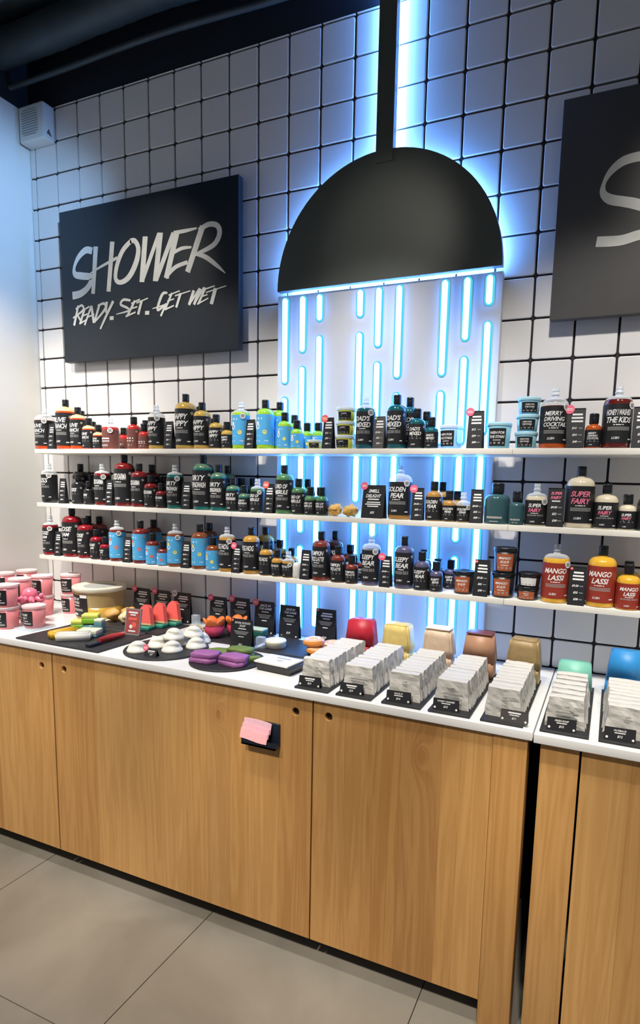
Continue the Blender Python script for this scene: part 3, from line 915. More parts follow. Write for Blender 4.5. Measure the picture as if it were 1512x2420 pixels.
(3, 'T', 'cherry', 'L', 0.603, -0.148, 'capless clear-neck cherry-red tester bottle, leftmost of cherry-red group on bottom shelf'),
(3, 'C', 'n', 'm', 0.6832, -0.164, 'black tent price card, second card from left on bottom shelf'),
(3, 'B', 'cherry', 'L', 0.7404, -0.148, 'large cherry-red blue-label bottle, second from left of cherry-red group on bottom shelf'),
(3, 'B', 'cherry', 'L', 0.7189, -0.043, 'large cherry-red blue-label bottle, fourth from left of cherry-red group on bottom shelf'),
(3, 'B', 'cherry', 'M', 0.815, -0.154, 'medium cherry-red blue-label bottle, third from left of cherry-red group on bottom shelf'),
(3, 'B', 'cherry', 'S', 0.8763, -0.1585, 'small cherry-red blue-label bottle, rightmost of cherry-red group on bottom shelf'),
(3, 'T', 'lemon', 'L', 0.9374, -0.148, 'capless clear-neck brown tester bottle, leftmost of brown group on bottom shelf'),
(3, 'C', 'n', 'm', 1.011, -0.164, 'black tent price card, third card from left on bottom shelf'),
(3, 'B', 'lemon', 'L', 1.0682, -0.148, 'large brown blue-label bottle, second from left of brown group on bottom shelf'),
(3, 'B', 'lemon', 'L', 1.037, -0.043, 'large brown blue-label bottle, third from left of brown group on bottom shelf'),
(3, 'B', 'lemon', 'M', 1.1405, -0.154, 'medium brown blue-label bottle, rightmost of brown group on bottom shelf'),
(3, 'T', 'yog', 'L', 1.2096, -0.148, 'capless clear-neck golden tester bottle, leftmost of golden group on bottom shelf'),
(3, 'C', 'pink', 'm', 1.272, -0.164, 'black tent price card with pink sticker, fourth card from left on bottom shelf'),
(3, 'B', 'yog', 'L', 1.3292, -0.148, 'large golden black-label bottle, second from left of golden group on bottom shelf'),
(3, 'B', 'yog', 'L', 1.3559, -0.082, 'large golden black-label bottle, third from left of golden group on bottom shelf'),
(3, 'B', 'yog', 'M', 1.4055, -0.154, 'medium golden black-label bottle, fourth from left of golden group on bottom shelf'),
(3, 'B', 'yog', 'M', 1.4208, -0.076, 'medium golden black-label bottle, sixth from left of golden group on bottom shelf'),
(3, 'B', 'yog', 'S', 1.46, -0.1585, 'small golden black-label bottle, fifth from left of golden group on bottom shelf'),
(3, 'B', 'yog', 'S', 1.4753, -0.0715, 'small golden black-label bottle, rightmost of golden group on bottom shelf'),
(3, 'T', 'yog', 'S', 1.5102, -0.1585, 'capless clear-neck golden tester bottle, seventh from left of golden group on bottom shelf'),
(3, 'W', 'pouch', 'a', 1.5539, -0.163, 'crinkled white clear-topped pouch between golden and rust-brown bottles on bottom shelf'),
(3, 'C', 'n', 'm', 1.594, -0.164, 'black tent price card, fifth card from left on bottom shelf'),
(3, 'B', 'pump', 'L', 1.6512, -0.148, 'large rust-brown black-label bottle, leftmost of rust-brown group on bottom shelf'),
(3, 'B', 'pump', 'L', 1.6779, -0.082, 'large rust-brown black-label bottle, second from left of rust-brown group on bottom shelf'),
(3, 'B', 'pump', 'M', 1.7282, -0.154, 'medium rust-brown black-label bottle, third from left of rust-brown group on bottom shelf'),
(3, 'B', 'pump', 'M', 1.7429, -0.076, 'medium rust-brown black-label bottle, fourth from left of rust-brown group on bottom shelf'),
(3, 'B', 'pump', 'S', 1.7875, -0.1585, 'small rust-brown black-label bottle, fifth from left of rust-brown group on bottom shelf'),
(3, 'B', 'pump', 'S', 1.7974, -0.0715, 'small rust-brown black-label bottle, rightmost of rust-brown group on bottom shelf'),
(3, 'T', 'sleepy', 'L', 1.8616, -0.148, 'capless clear-neck violet-grey tester bottle, leftmost of violet-grey group on bottom shelf'),
(3, 'C', 'pink', 'm', 1.9293, -0.164, 'black tent price card with pink sticker, sixth card from left on bottom shelf'),
(3, 'B', 'sleepy', 'L', 1.9934, -0.148, 'large violet-grey black-label bottle, second from left of violet-grey group on bottom shelf'),
(3, 'B', 'sleepy', 'M', 2.0647, -0.154, 'medium violet-grey black-label bottle, third from left of violet-grey group on bottom shelf'),
(3, 'B', 'sleepy', 'M', 2.0456, -0.076, 'medium violet-grey black-label bottle, fourth from left of violet-grey group on bottom shelf'),
(3, 'B', 'sleepy', 'S', 2.1199, -0.1585, 'small violet-grey black-label bottle, fifth from left of violet-grey group on bottom shelf'),
(3, 'B', 'sleepy', 'S', 2.1001, -0.0715, 'small violet-grey black-label bottle, sixth from left of violet-grey group on bottom shelf'),
(3, 'B', 'sleepy', 'S', 2.1503, -0.0715, 'small violet-grey black-label bottle, rightmost of violet-grey group on bottom shelf'),
(3, 'V', 'kulfi', 'k1', 2.2172, -0.143, ''),
(3, 'C', 'tiny', 'l', 2.2849, -0.162, 'black tent price card with tiny coral sticker, seventh card from left on bottom shelf'),
(3, 'U', 'kulfi', 'k2', 2.3541, -0.141, ''),
(3, 'U', 'kulfi', 'k3', 2.4383, -0.143, ''),
(3, 'T', 'mango', 'LW', 2.5261, -0.139, 'capless clear-neck mango-yellow tester bottle, leftmost of mango-yellow group on bottom shelf'),
(3, 'C', 'tiny', 'l', 2.5973, -0.162, 'black tent price card with tiny coral sticker, eighth card from left on bottom shelf'),
(3, 'B', 'mango', 'LW', 2.6685, -0.139, 'large mango-yellow red-label bottle, second from left of mango-yellow group on bottom shelf'),
(3, 'B', 'mango', 'MW', 2.7493, -0.147, 'medium mango-yellow red-label bottle, fourth from left of mango-yellow group on bottom shelf'),
(3, 'B', 'mango', 'MW', 2.7504, -0.044, 'medium mango-yellow red-label bottle, third from left of mango-yellow group on bottom shelf'),
(3, 'B', 'mango', 'SW', 2.8123, -0.1565, 'small mango-yellow red-label bottle, rightmost of mango-yellow group on bottom shelf'),
]

DIM = {'XL': (.228, .044), 'L': (.19, .035), 'M': (.139, .029), 'S': (.108, .0245), 'LW': (.197, .044), 'MW': (.143, .036), 'SW': (.112, .0265), 'P': (.138, .043), 'PS': (.112, .026)}
# product: liquid colour, upper layer colour or None, label material, title lines, title colour slots
PROD = {
 'olive': ((.62, .075, .012), (.78, .62, .32), M_LBL, ('OLIVE', 'BRANCH'), 0),
 'redgel': ((.50, .025, .02), None, M_LBLBR, (), 0),
 'hippy': ((.56, .36, .075), None, M_LBL, ('HAPPY', 'HIPPY'), 0),
 'lime': ((.36, .60, .03), (.30, .62, .06), M_LBLB, (), 0),
 'dads': ((.010, .105, .13), None, M_LBL, ("DAD'S", 'MIXED'), 0),
 'merry': ((.52, .09, .012), None, M_LBL, ('MERRY', 'DRIVING', 'COCKTAIL'), 0),
 'honey': ((.12, .012, .01), None, M_LBL, ('HONEY I WASHED', 'THE KIDS'), 0),
 'kiss': ((.012, .012, .014), None, M_LBL, ('KISS',), 0),
 'karma': ((.17, .009, .010), None, M_LBL, ('GOOD KARMA',), 0),
 'dirty': ((.010, .14, .13), (.10, .19, .11), M_LBL, ('DIRTY', 'SPRINGWASH'), 0),
 'lord': ((.075, .21, .085), None, M_LBL, ('LORD OF', 'MISRULE'), 0),
 'pear': ((.42, .22, .05), None, M_LBL, ('GOLDEN', 'PEAR'), 0),
 'aqua': ((.10, .20, .24), None, None, (), 0),
 'fairy': ((.72, .64, .47), None, M_LBL, ('SUPER', 'FAIRY'), 3),
 'moss': ((.04, .10, .05), None, M_LBL, (), 0),
 'rose': ((.24, .005, .013), None, M_LBL, ('ROSE', 'JAM'), 0),
 'cherry': ((.17, .02, .016), None, M_LBLB, (), 0),
 'lemon': ((.22, .06, .02), None, M_LBLB, (), 0),
 'yog': ((.50, .26, .045), None, M_LBL, ('YOG NOG',), 0),
 'pump': ((.20, .034, .018), None, M_LBL, ('PUMPKIN', 'SPICE LATTE'), 0),
 'sleepy': ((.09, .085, .16), None, M_LBL, ('SLEEPY', 'BEAR'), 0),
 'mango': ((.76, .42, .035), None, M_LBLR, ('MANGO', 'LASSI'), 0),
}
PRINT_MATS = [M_WHITE, M_GREY, M_PINKP, M_STRD, mat('print_yellow', (.82, .68, .12), .6), mat('print_green', (.2, .45, .08), .6)]
def liquid(p, col, tag_=''):
    return mat('liquid_' + p + tag_, col, .12, var=.05, scale=15, coat=.6)

CACHE = {}
def bottle_parts(p, size, tester):
    key = (p, size, tester)
    if key in CACHE:
        return CACHE[key]
    H, r = DIM[size]
    liq, top, lblm, title, tc = PROD[p]
    squat = size in ('P', 'PS')
    ch = .034 if squat else .031
    cr = (.021 if size == 'P' else .015) if squat else .0145
    rn = cr * .86
    dome = r * (.62 if not squat else .5)
    zs = H - ch - .004 - dome
    prof = [(r * .86, 0), (r * .97, .002), (r, .007), (r, zs * .5), (r, zs)]
    for k in range(1, 7):
        a = k / 6 * math.pi / 2
        prof.append((rn + (r - rn) * math.cos(a) ** .8, zs + dome * math.sin(a)))
    parts = []
    mats = [liquid(p, liq), M_CLEAR if tester else liquid(p, top or liq, '_top')]
    if p == 'aqua':
        mats = [clear_mat('aqua_clear', (.05, .12, .14), .72), clear_mat('aqua_clear2', (.09, .19, .21), .6)]
    if tester:
        lvl = zs + dome * (.0 if p in ('olive', 'hippy', 'kiss', 'pear', 'sleepy', 'merry') else .45)
        mb = MB()
        mb.lathe(prof + [(rn * .8, zs + dome + .006)], 20, mfun=lambda z: 1 if z > lvl - 1e-4 else 0, capt=False)
        parts.append(('body', mb.mesh('body', mats), None))
        mb = MB()
        z = zs + dome
        mb.lathe([(rn * .86, z - .001), (rn * .86, z + .008), (rn * 1.04, z + .009), (rn * 1.04, z + .012), (rn * .80, z + .013), (rn * .80, z + .021), (rn * .92, z + .022), (rn * .80, z + .024), (rn * .80, z + .031)], 14, capb=False, capt=False)
        parts.append(('nozzle', mb.mesh('nozzle', [clear_mat('nozzle_clear', (.90, .93, .95), .34, .12)]), None))
    else:
        lvl = zs + dome * .35
        mb = MB()
        mb.lathe(prof + [(rn, H - ch)], 20, mfun=lambda z: 1 if (top and z > lvl) else 0)
        parts.append(('body', mb.mesh('body', mats), None))
        mb = MB()
        mb.lathe([(cr * .96, H - ch), (cr, H - ch + .002), (cr, H - .012), (cr * .985, H - .0115), (cr * .985, H - .0105), (cr, H - .010), (cr, H - .002), (cr * .9, H)], 16)
        parts.append(('cap', mb.mesh('cap', [M_CAP]), None))
    # wrap label with print
    zb = .016 if size in ('XL', 'L', 'LW') else .004
    zt = zs - .001
    R = r + .0007
    if lblm:
        mb = MB()
        mb.lathe([(R, zb), (R, zt)], 24, a0=-2.62, a1=2.62)
        parts.append(('label', mb.mesh('label', [lblm]), None))
    Rp = R + .0005
    cyl = lambda u, z: (Rp * math.sin(u / Rp), -Rp * math.cos(u / Rp), z)
    hl = zt - zb
    wmax = r * 1.75
    sp = []
    if lblm in (M_LBLB,):
        zc = zb + hl * .60
        sp += [('b', -r * .25, zb + hl * .86, r * 1.0, hl * .055, 0)]
        sp += [('d', -r * .35, zc, r * .30, 0), ('d', -r * .35, zc + r * .38, r * .2, 3 if p == 'cherry' else (4 if p == 'lemon' else 0))]
        sp += [('p', [(-r * .35, zc + r * .5), (-r * .15, zc + r * .72), (-r * .3, zc + r * .62)], 5)]
        sp += [('d', r * .55, zb + hl * .42, r * .24, 3 if p == 'cherry' else 4)]
        sp += [('b', -r * .3, zb + hl * .30, r * .5, hl * .02, 0), ('b', -r * .3, zb + hl * .12, r * .5, hl * .05, 0), ('b', r * .75, zb + hl * .13, r * .4, hl * .03, 0)]
    elif p == 'redgel':
        sp += [('b', 0, zb + hl * .52, r * 1.5, hl * .07, 0), ('b', 0, zb + hl * .38, r * 1.5, hl * .05, 0), ('b', 0, zb + hl * .15, r * 1.1, hl * .10, 1)]
    elif p == 'aqua':
        sp += [('b', 0, zb + hl * .25, r * 1.3, hl * .10, 1), ('b', 0, zb + hl * .07, r * .7, hl * .05, 1)]
    elif title:
        n = len(title)
        lh = hl * (.15 if n == 2 else (.19 if n == 1 else .115))
        z = zt - hl * .17 - lh * .3
        for i, tx in enumerate(title):
            mi = 0
            if p == 'fairy':
                mi = 2 if (i == 1 or size == 'LW') else 0
            sp.append(('t', tx, r * .06 * (i - .5), z, lh, wmax, mi))
            z -= lh * 1.28
        z += lh * .45
        sp.append(('b', 0, z, r * .7, hl * .022, 0))
        for k in range(3 if size in ('XL', 'L', 'LW') else 2):
            sp.append(('b', r * .05, z - hl * (.065 + .034 * k), r * 1.55, hl * .016, 1))
        sp.append(('t', 'LUSH', -r * .15, zb + hl * .13, hl * .062, r * .8, 0))
        if size in ('XL', 'L', 'LW', 'MW'):
            sp.append(('b', r * .92, zb + hl * .10, r * .3, hl * .03, 0))
    else:
        sp += [('b', 0, zb + hl * .7, r * 1.4, hl * .1, 0), ('b', 0, zb + hl * .35, r * 1.3, hl * .05, 1)]
    mb = MB()
    printing(mb, sp, cyl)
    parts.append(('lettering', mb.mesh('lettering', PRINT_MATS), 'label' if lblm else 'body'))
    if not tester and p not in ('aqua',) and size in ('XL', 'L', 'M'):
        # small highlight-white safety seal and side barcode strip seen on the right flank
        mb = MB()
        printing(mb, [('d', r * 1.25, zt - hl * .12, r * .16, 1)], cyl)
        parts.append(('seal', mb.mesh('seal', PRINT_MATS), 'label'))
    if tester:
        mb = MB()
        a = .85
        Tm = Matrix.Rotation(a, 4, 'Z') @ Matrix.Translation((0, -(R + .0022), zt - .004)) @ Matrix.Rotation(R_(90), 4, 'X')
        rs = .0115 if r > .03 else .009
        mb.lathe([(rs, -.0008), (rs, .0008)], 16, 0, Tm, smooth=False)
        for dz in (.35, 0, -.35):
            mb.add([Tm @ Vector((x * rs * .6, dz * rs + y * rs * .1, .0010)) for x, y in ((-1, -1), (1, -1), (1, 1), (-1, 1))], [(0, 1, 2, 3)], 1)
        parts.append(('sticker', mb.mesh('sticker', [M_STWH, M_DGREY]), None))
    CACHE[key] = parts
    return parts

def place(name, label, cat, parts, loc, rotz, group):
    t = thing(name, label, cat, loc, rotz, group)
    made = {}
    for pn, me, par in parts:
        o = link(pn, me, made.get(par, t))
        made[pn] = o
    return t

CW = {'s': (.034, .117, .036), 'm': (.042, .115, .038), 'l': (.052, .126, .042), 'big': (.088, .121, .044)}
def tent_card(name, label, w, h, d, loc, rotz, spec, m=M_CARD, sticker=None, group=None, mats=PRINT_MATS, stick_r=.0115, stick_at=None):
    """folded card: front leaf leaning back, rear leaf, print on the front leaf"""
    t = thing(name, label, 'price card', loc, rotz, group)
    L = math.hypot(h, d / 2)
    ang = math.atan2(d / 2, h)
    mb = MB()
    th = .0012
    for s in (-1, 1):
        Tm = Matrix.Translation((0, s * d / 2, 0)) @ Matrix.Rotation(s * ang, 4, 'X')
        mb.box(-w / 2, w / 2, 0 if s < 0 else -th, th if s < 0 else 0, 0, L, 0, Tm)
    card = mb.build('card', m, t)
    Tm = Matrix.Translation((0, -d / 2, 0)) @ Matrix.Rotation(-ang, 4, 'X')
    mp = lambda u, z: Tm @ Vector((u, -.0006, z))
    if spec:
        mb = MB()
        printing(mb, spec, mp)
        mb.build('lettering', mats, card)
    if sticker:
        mb = MB()
        sx, sz = stick_at or (-w / 2 + .004, L - .004)
        T2 = Tm @ Matrix.Translation((sx, -.0018, sz)) @ Matrix.Rotation(R_(90), 4, 'X')
        mb.lathe([(stick_r, -.0007), (stick_r, .0007)], 18, 0, T2, smooth=False)
        for dz in (.16, -.16):
            mb.add([T2 @ Vector((x * stick_r * .62, dz * stick_r + y * stick_r * .07, .0010)) for x, y in ((-1, -1), (1, -1), (1, 1), (-1, 1))], [(0, 1, 2, 3)], 1)
        mb.build('sticker', [sticker, M_WHITE if sticker is not M_STWH else M_DGREY], t)
    return t

def price_spec(w, L, style, title=None):
    sp = []
    if title:
        z = L * .86
        for tx in title:
            sp.append(('t', tx, 0, z, L * .075, w * .8, 2 if title[0] == 'SUPER' else 0)); z -= L * .11
        sp.append(('b', 0, z + L * .02, w * .5, L * .03, 0))
    else:
        for k in range(3):
            sp.append(('b', w * .04, L * (.84 - .085 * k), w * (.66 - .08 * (k == 0)), L * .045, 0))
    pr = ('$9.50', '$22', '$38') if style else ('$12', '$24', '$40')
    for k, tx in enumerate(pr):
        z = L * (.50 - .17 * k)
        sp.append(('t', tx, -w * .10 + w * .04 * k, z, L * .062, w * .5, 0))
        sp.append(('b', w * .26, z, w * .22, L * .018, 1))
    return sp

def tub_parts(key, r, h, body, lid, lblm, title, clearb=False, flat=True):
    if key in CACHE:
        return CACHE[key]
    parts = []
    lh = .011 if r > .03 else .009
    rb = r * .84
    mb = MB()
    zt = h - lh
    prof = [(rb * .95, 0), (rb, .003), (r * .95, zt)]
    mb.lathe(prof, 22)
    parts.append(('body', mb.mesh('body', [body]), None))
    mb = MB()
    mb.lathe([(r * .97, zt - .001), (r, zt + .001), (r, h - .002), (r * .97, h), (r * .88, h), (r * .85, h - .003)], 22)
    parts.append(('lid', mb.mesh('lid', [lid]), None))
    if lblm:
        z0, z1 = h * .10, zt - h * .10
        ra = lambda z: rb + (r * .95 - rb) * z / zt + .0008
        mb = MB()
        mb.lathe([(ra(z0), z0), (ra(z1), z1)], 10, a0=-.78, a1=.78)
        parts.append(('label', mb.mesh('label', [lblm]), None))
        mb = MB()
        cyl = lambda u, z: ((ra(z) + .0005) * math.sin(u / ra(z)), -(ra(z) + .0005) * math.cos(u / ra(z)), z)
        hl = z1 - z0
        sp = []
        z = z1 - hl * .25
        for tx in title:
            sp.append(('t', tx, 0, z, hl * .15, r * 1.25, 0)); z -= hl * .23
        sp += [('b', 0, z + hl * .04, r * .6, hl * .04, 0), ('b', 0, z0 + hl * .17, r * 1.1, hl * .10, 1)]
        printing(mb, sp, cyl)
        parts.append(('lettering', mb.mesh('lettering', PRINT_MATS), 'label'))
    CACHE[key] = parts
    return parts

def rock(mb, c, r, seed, sc=(1, 1, 1), amp=.35, freq=1.6, n=16, m=11, mi=0):
    mb.sphere(c, r, n, m, mi, sc, lambda d: 1 + amp * noise.fractal(d * freq + Vector((seed * 3.1, seed * 1.7, seed)), .8, 2, 3))

TITLES = {}
last = {}
titles_by = {'fairy': ('SUPER', 'FAIRY')}
for idx, (s, k, p, sz, x, y, lab) in enumerate(ITEMS):
    z = SHZ[s]
    sn = names[s]
    rz = random.uniform(-.12, .12)
    if k in 'BT':
        g = '%s shelf bottles' % sn
        place('tester_bottle' if k == 'T' else 'gel_bottle', lab, 'bottle', bottle_parts(p, sz, k == 'T'), (x, y, z), rz, g)
    elif k == 'C':
        w, h, d = CW[sz]
        st = {'pink': M_STPK, 'red': M_STRD, 'tiny': M_STRD, 'grn': M_STGR}.get(p)
        L = math.hypot(h, d / 2)
        gr = (p == 'grn')
        if sz == 'big':
            sp = [('t', 'SMELL', 0, L * .82, L * .10, w * .6, 0), ('t', 'DELIGHT', 0, L * .67, L * .10, w * .7, 0), ('b', 0, L * .57, w * .5, L * .035, 0), ('b', .002, L * .48, w * .6, L * .03, 0), ('b', 0, L * .42, w * .7, L * .03, 0), ('b', 0, L * .36, w * .5, L * .03, 0), ('t', '$25', 0, L * .17, L * .075, w * .3, 0)]
        else:
            nx = next((q for q in ITEMS[idx + 1:] if q[1] in 'BT'), None)
            sp = price_spec(w, L, idx % 2, ('SUPER', 'FAIRY') if (nx and nx[2] == 'fairy') else None)
        small = p in ('tiny', 'grn')
        tent_card('price_card', lab, w, h, d - .004, (x, y, z), rz * .6 + (.12 if sz == 's' else 0), sp, M_CARDG if gr else M_CARD, st, '%s shelf price cards' % sn, stick_r=.0045 if small else .0145, stick_at=(-w / 2 + .006, L - .008) if small else None)
    elif k == 'W':
        mb = MB()
        mb.lathe([(.016, 0), (.0185, .01), (.018, .03), (.0185, .045), (.016, .058), (.006, .063)], 12)
        for i, v in enumerate(mb.v):
            q = Vector(v); n_ = noise.noise(q * 140) * .0022
            mb.v[i] = (v[0] * (1 + n_ * 30), v[1] * (1 + n_ * 30), v[2])
        t = thing('paper_pouch', lab, 'pouch', (x, y, z), 0)
        mb.build('wrapper', M_WRAP, t)
        mb = MB(); mb.lathe([(.006, .060), (.005, .075), (.007, .082)], 8)
        mb.build('top_fold', M_HAZE, t)
    elif k == 'K':
        mb = MB()
        rock(mb, (0, 0, .021), .024, 3 + (sz == 'b') * 5, (1.15, .95, .85), .45, 1.9)
        zz = min(v[2] for v in mb.v)
        mb.v = [(a, b_, c_ - zz) for a, b_, c_ in mb.v]
        tag(mb.build('soap_chunk', mat('chunk_yellow', (.72, .42, .10), .6, var=.2, scale=60, bump=.6), None, (x, y, z)), lab, 'soap', 'soap chunks on the middle shelf')
    elif k in 'UV':
        tg = '%s shelf tubs' % sn
        if p == 'sloppy':
            body = clear_mat('tub_yellow', (.72, .70, .10), .75, .2)
            tp = tub_parts(('sl',), .037, .050, body, M_HAZE, M_LBL, ('SLOPPY',))
            if sz == 't1':
                tp = tub_parts(('sl1',), .029, .034, body, M_HAZE, M_LBL, ('SLOPPY',))
                place('gel_tub', 'single small yellow tub beside the lime-green bottles on top shelf', 'tub', tp, (x, y, z), .3, tg)
            else:
                for i, w_ in enumerate(('bottom', 'middle', 'topmost')):
                    place('gel_tub', 'yellow black-label tub, %s of its stack on top shelf' % w_, 'tub', tp, (x + .002 * (i - 1), y, z + i * .0503), .08 * i, tg)
        elif p == 'stars':
            body = clear_mat('tub_teal', (.30, .62, .72), .6, .2)
            lid = mat('lid_sky', (.40, .68, .80), .35)
            if sz == 'x3':
                tp = tub_parts(('st3',), .0375, .0547, body, lid, M_LBL, ('WISH FOR', 'THE STARS'))
                for i, w_ in enumerate(('bottom', 'middle', 'topmost')):
                    place('gel_tub', 'pale blue-lidded tub, %s of its stack on top shelf' % w_, 'tub', tp, (x + .002 * (i - 1), y, z + i * .0550), .1 * i, tg)
            elif k == 'V':
                tp = tub_parts(('stv',), .042, .080, clear_mat('tub_sky', (.55, .82, .92), .3, .15), M_HAZE, M_LBL, ('WISH FOR', 'THE STARS'))
                place('gel_tub', 'clear blue tester tub between teal bottles and price card on top shelf', 'tub', tp, (x, y, z), -.3, tg)
            else:
                tp = tub_parts(('st1',), .042, .086, body, lid, M_LBL, ('WISH FOR', 'THE STARS'))
                place('gel_tub', 'large pale blue-lidded tub left of the three-tub stack, top shelf', 'tub', tp, (x, y, z), 0, tg)
        else:
            body = mat('tub_black', (.014, .013, .014), .35)
            lab_k = mat('label_mango', (.42, .10, .035), .5)
            if sz == 'k2':
                tp = tub_parts(('k2',), .0415, .086, body, M_CAP, lab_k, ('MANGO', 'KULFI'))
                for i, w_ in enumerate(('lower', 'upper')):
                    place('gel_tub', 'black-lidded rust-label tub, %s of the taller two-tub stack on bottom shelf' % w_, 'tub', tp, (x + .004 * i, y, z + i * .0863), .1 * i, tg)
            elif sz == 'k3':
                tp = tub_parts(('k3',), .0385, .046, body, M_CAP, lab_k, ('MANGO', 'KULFI'))
                tp2 = tub_parts(('k3b',), .0385, .046, body, M_CAP, M_STWH, ())
                place('gel_tub', 'short black-lidded tub, lower of the low two-tub stack on bottom shelf', 'tub', tp, (x, y, z), 0, tg)
                place('gel_tub', 'short black-lidded tub with white back label, upper of the low stack', 'tub', tp2, (x + .004, y, z + .0463), 0, tg)
            else:
                tp = tub_parts(('k1',), .0395, .081, body, M_CAP, lab_k, ('MANGO', 'KULFI'))
                place('gel_tub', 'single black-lidded rust-label tub right of violet-grey bottles on bottom shelf', 'tub', tp, (x, y, z), 0, tg)
# ------------------------------------------------------------------ things on the worktop
ZT = .94
def slate_rect(x0, x1, y0, y1, label, group='slate display plates'):
    mb = MB(); mb.bbox(x0 - (x0 + x1) / 2, x1 - (x0 + x1) / 2, y0 - (y0 + y1) / 2, y1 - (y0 + y1) / 2, 0, .007, .0012)
    return tag(mb.build('slate_plate', M_SLATE, None, ((x0 + x1) / 2, (y0 + y1) / 2, ZT)), label, 'plate', group)
def slate_round(x, y, r, label):
    mb = MB(); mb.lathe([(r - .001, 0), (r, .002), (r, .005), (r - .0015, .007)], 48)
    return tag(mb.build('slate_plate', M_SLATE, None, (x, y, ZT)), label, 'plate', 'slate display plates')
slate_rect(.545, .98, -.622, -.345, 'rectangular slate plate under the yellow and green soap offcuts')
slate_rect(.62, .99, -.325, -.125, 'slate plate under the watermelon slice soaps')
slate_round(1.16, -.462, .155, 'round slate plate under the pile of white dome soaps')
slate_round(1.45, -.48, .133, 'round slate plate under the purple and green soaps')
slate_rect(1.07, 1.425, -.295, -.115, 'slate plate under the orange flower soaps')
slate_rect(1.46, 1.775, -.328, -.115, 'slate plate under the cream cake and orange ring soaps')
ZS = ZT + .007

# pink tubs at the left end
body_p = clear_mat('tub_pink', (.86, .30, .32), .80, .2)
lid_p = clear_mat('lid_rose', (.92, .80, .80), .55, .2)
tp = tub_parts(('pink',), .0465, .094, body_p, lid_p, M_LBL, ('ROSE', 'JELLY'))
PT = [(.045, -.185, 2, 'at the back against the corner wall'), (.04, -.30, 2, 'at the far left edge, back row'), (.245, -.372, 2, 'behind the pink octopus soap'), (.25, -.262, 2, 'left of the tallest right-hand stack'),
      (.318, -.165, 2, 'nearest the big golden tub'), (.35, -.512, 2, 'at the photo edge, front row'), (.447, -.462, 1, ''), (.347, -.402, 1, '')]
for (x, y, n, w_) in PT:
    for i in range(n):
        if n == 2:
            lab = '%s pink tub of the stack %s' % (('lower', 'upper')[i], w_)
        else:
            lab = 'frontmost single pink tub on the clear acrylic plate' if x > .4 else 'single pink tub carrying the pink octopus soap'
        place('jelly_tub', lab, 'tub', tp, (x, y, ZT + .0062 * (x > .4) + i * .0943), random.uniform(-.2, .25), 'pink tubs on the worktop')
mb = MB(); mb.bbox(-.056, .056, -.056, .056, 0, .006, .002)
tag(mb.build('acrylic_plate', M_ACRYL, None, (.447, -.462, ZT)), 'clear acrylic plate under the frontmost pink tub', 'plate')
# octopus-shaped pink soap
t = thing('octopus_soap', 'pink octopus-shaped soap sitting on the pink tubs', 'soap', (.347, -.402, ZT + .0945), .4)
pinkj = mat('pink_jelly', (.86, .19, .30), .25, var=.05, coat=.5)
mb = MB()
mb.sphere((0, 0, .034), .03, 16, 10, 0, (1.05, 1, .95))
mb.build('head', pinkj, t)
for i in range(7):
    a = i * 2 * math.pi / 7
    mb = MB()
    pts = [(math.cos(a) * q, math.sin(a) * q, zz) for q, zz in ((.016, .022), (.03, .013), (.044, .010), (.056, .010), (.064, .015))]
    mb.tube(pts, [.012, .013, .012, .010, .006], 8)
    mb.build('tentacle', pinkj, t)
mb = MB(); mb.sphere((.052, -.004, .03), .011, 10, 6)
mb.build('sucker', pinkj, t)

# big golden tub
t = thing('jelly_bucket', 'large clear lidded tub of golden jelly with black label', 'tub', (.487, -.150, ZT))
gold = clear_mat('jelly_gold', (.72, .43, .07), .85, .2)
mb = MB(); mb.lathe([(.098, 0), (.103, .004), (.105, .055)], 32); mb.build('jelly', gold, t)
mb = MB(); mb.lathe([(.105, .055), (.113, .130)], 32, capb=False, capt=False); mb.build('wall', clear_mat('bucket_haze', (.58, .43, .20), .72, .2), t)
mb = MB(); mb.lathe([(.114, .126), (.119, .128), (.119, .143), (.116, .147), (.106, .147), (.104, .143)], 32); mb.build('lid', clear_mat('bucket_lid', (.86, .82, .68), .7, .25), t)
mb = MB(); mb.lathe([(.070, .1436), (.070, .1442)], 24, capb=False); mb.build('lid_label', M_GREY, t)
ra = lambda z: .1035 + .0095 * z / .13 + .001
mb = MB(); mb.lathe([(ra(.01), .01), (ra(.112), .112)], 10, a0=-.95, a1=.30)
lb = mb.build('label', M_LBL, t)
mb = MB()
cyl = lambda u, z: ((ra(z) + .0006) * math.sin(u / ra(z) - .32), -(ra(z) + .0006) * math.cos(u / ra(z) - .32), z)
printing(mb, [('t', 'TREE OF', 0, .094, .012, .09, 0), ('t', 'POWER', 0, .077, .012, .08, 0), ('b', 0, .063, .05, .004, 0), ('b', 0, .044, .085, .010, 1), ('b', -.01, .022, .035, .008, 0), ('b', .052, .108, .036, .014, 0)], cyl)
mb.build('lettering', PRINT_MATS, lb)

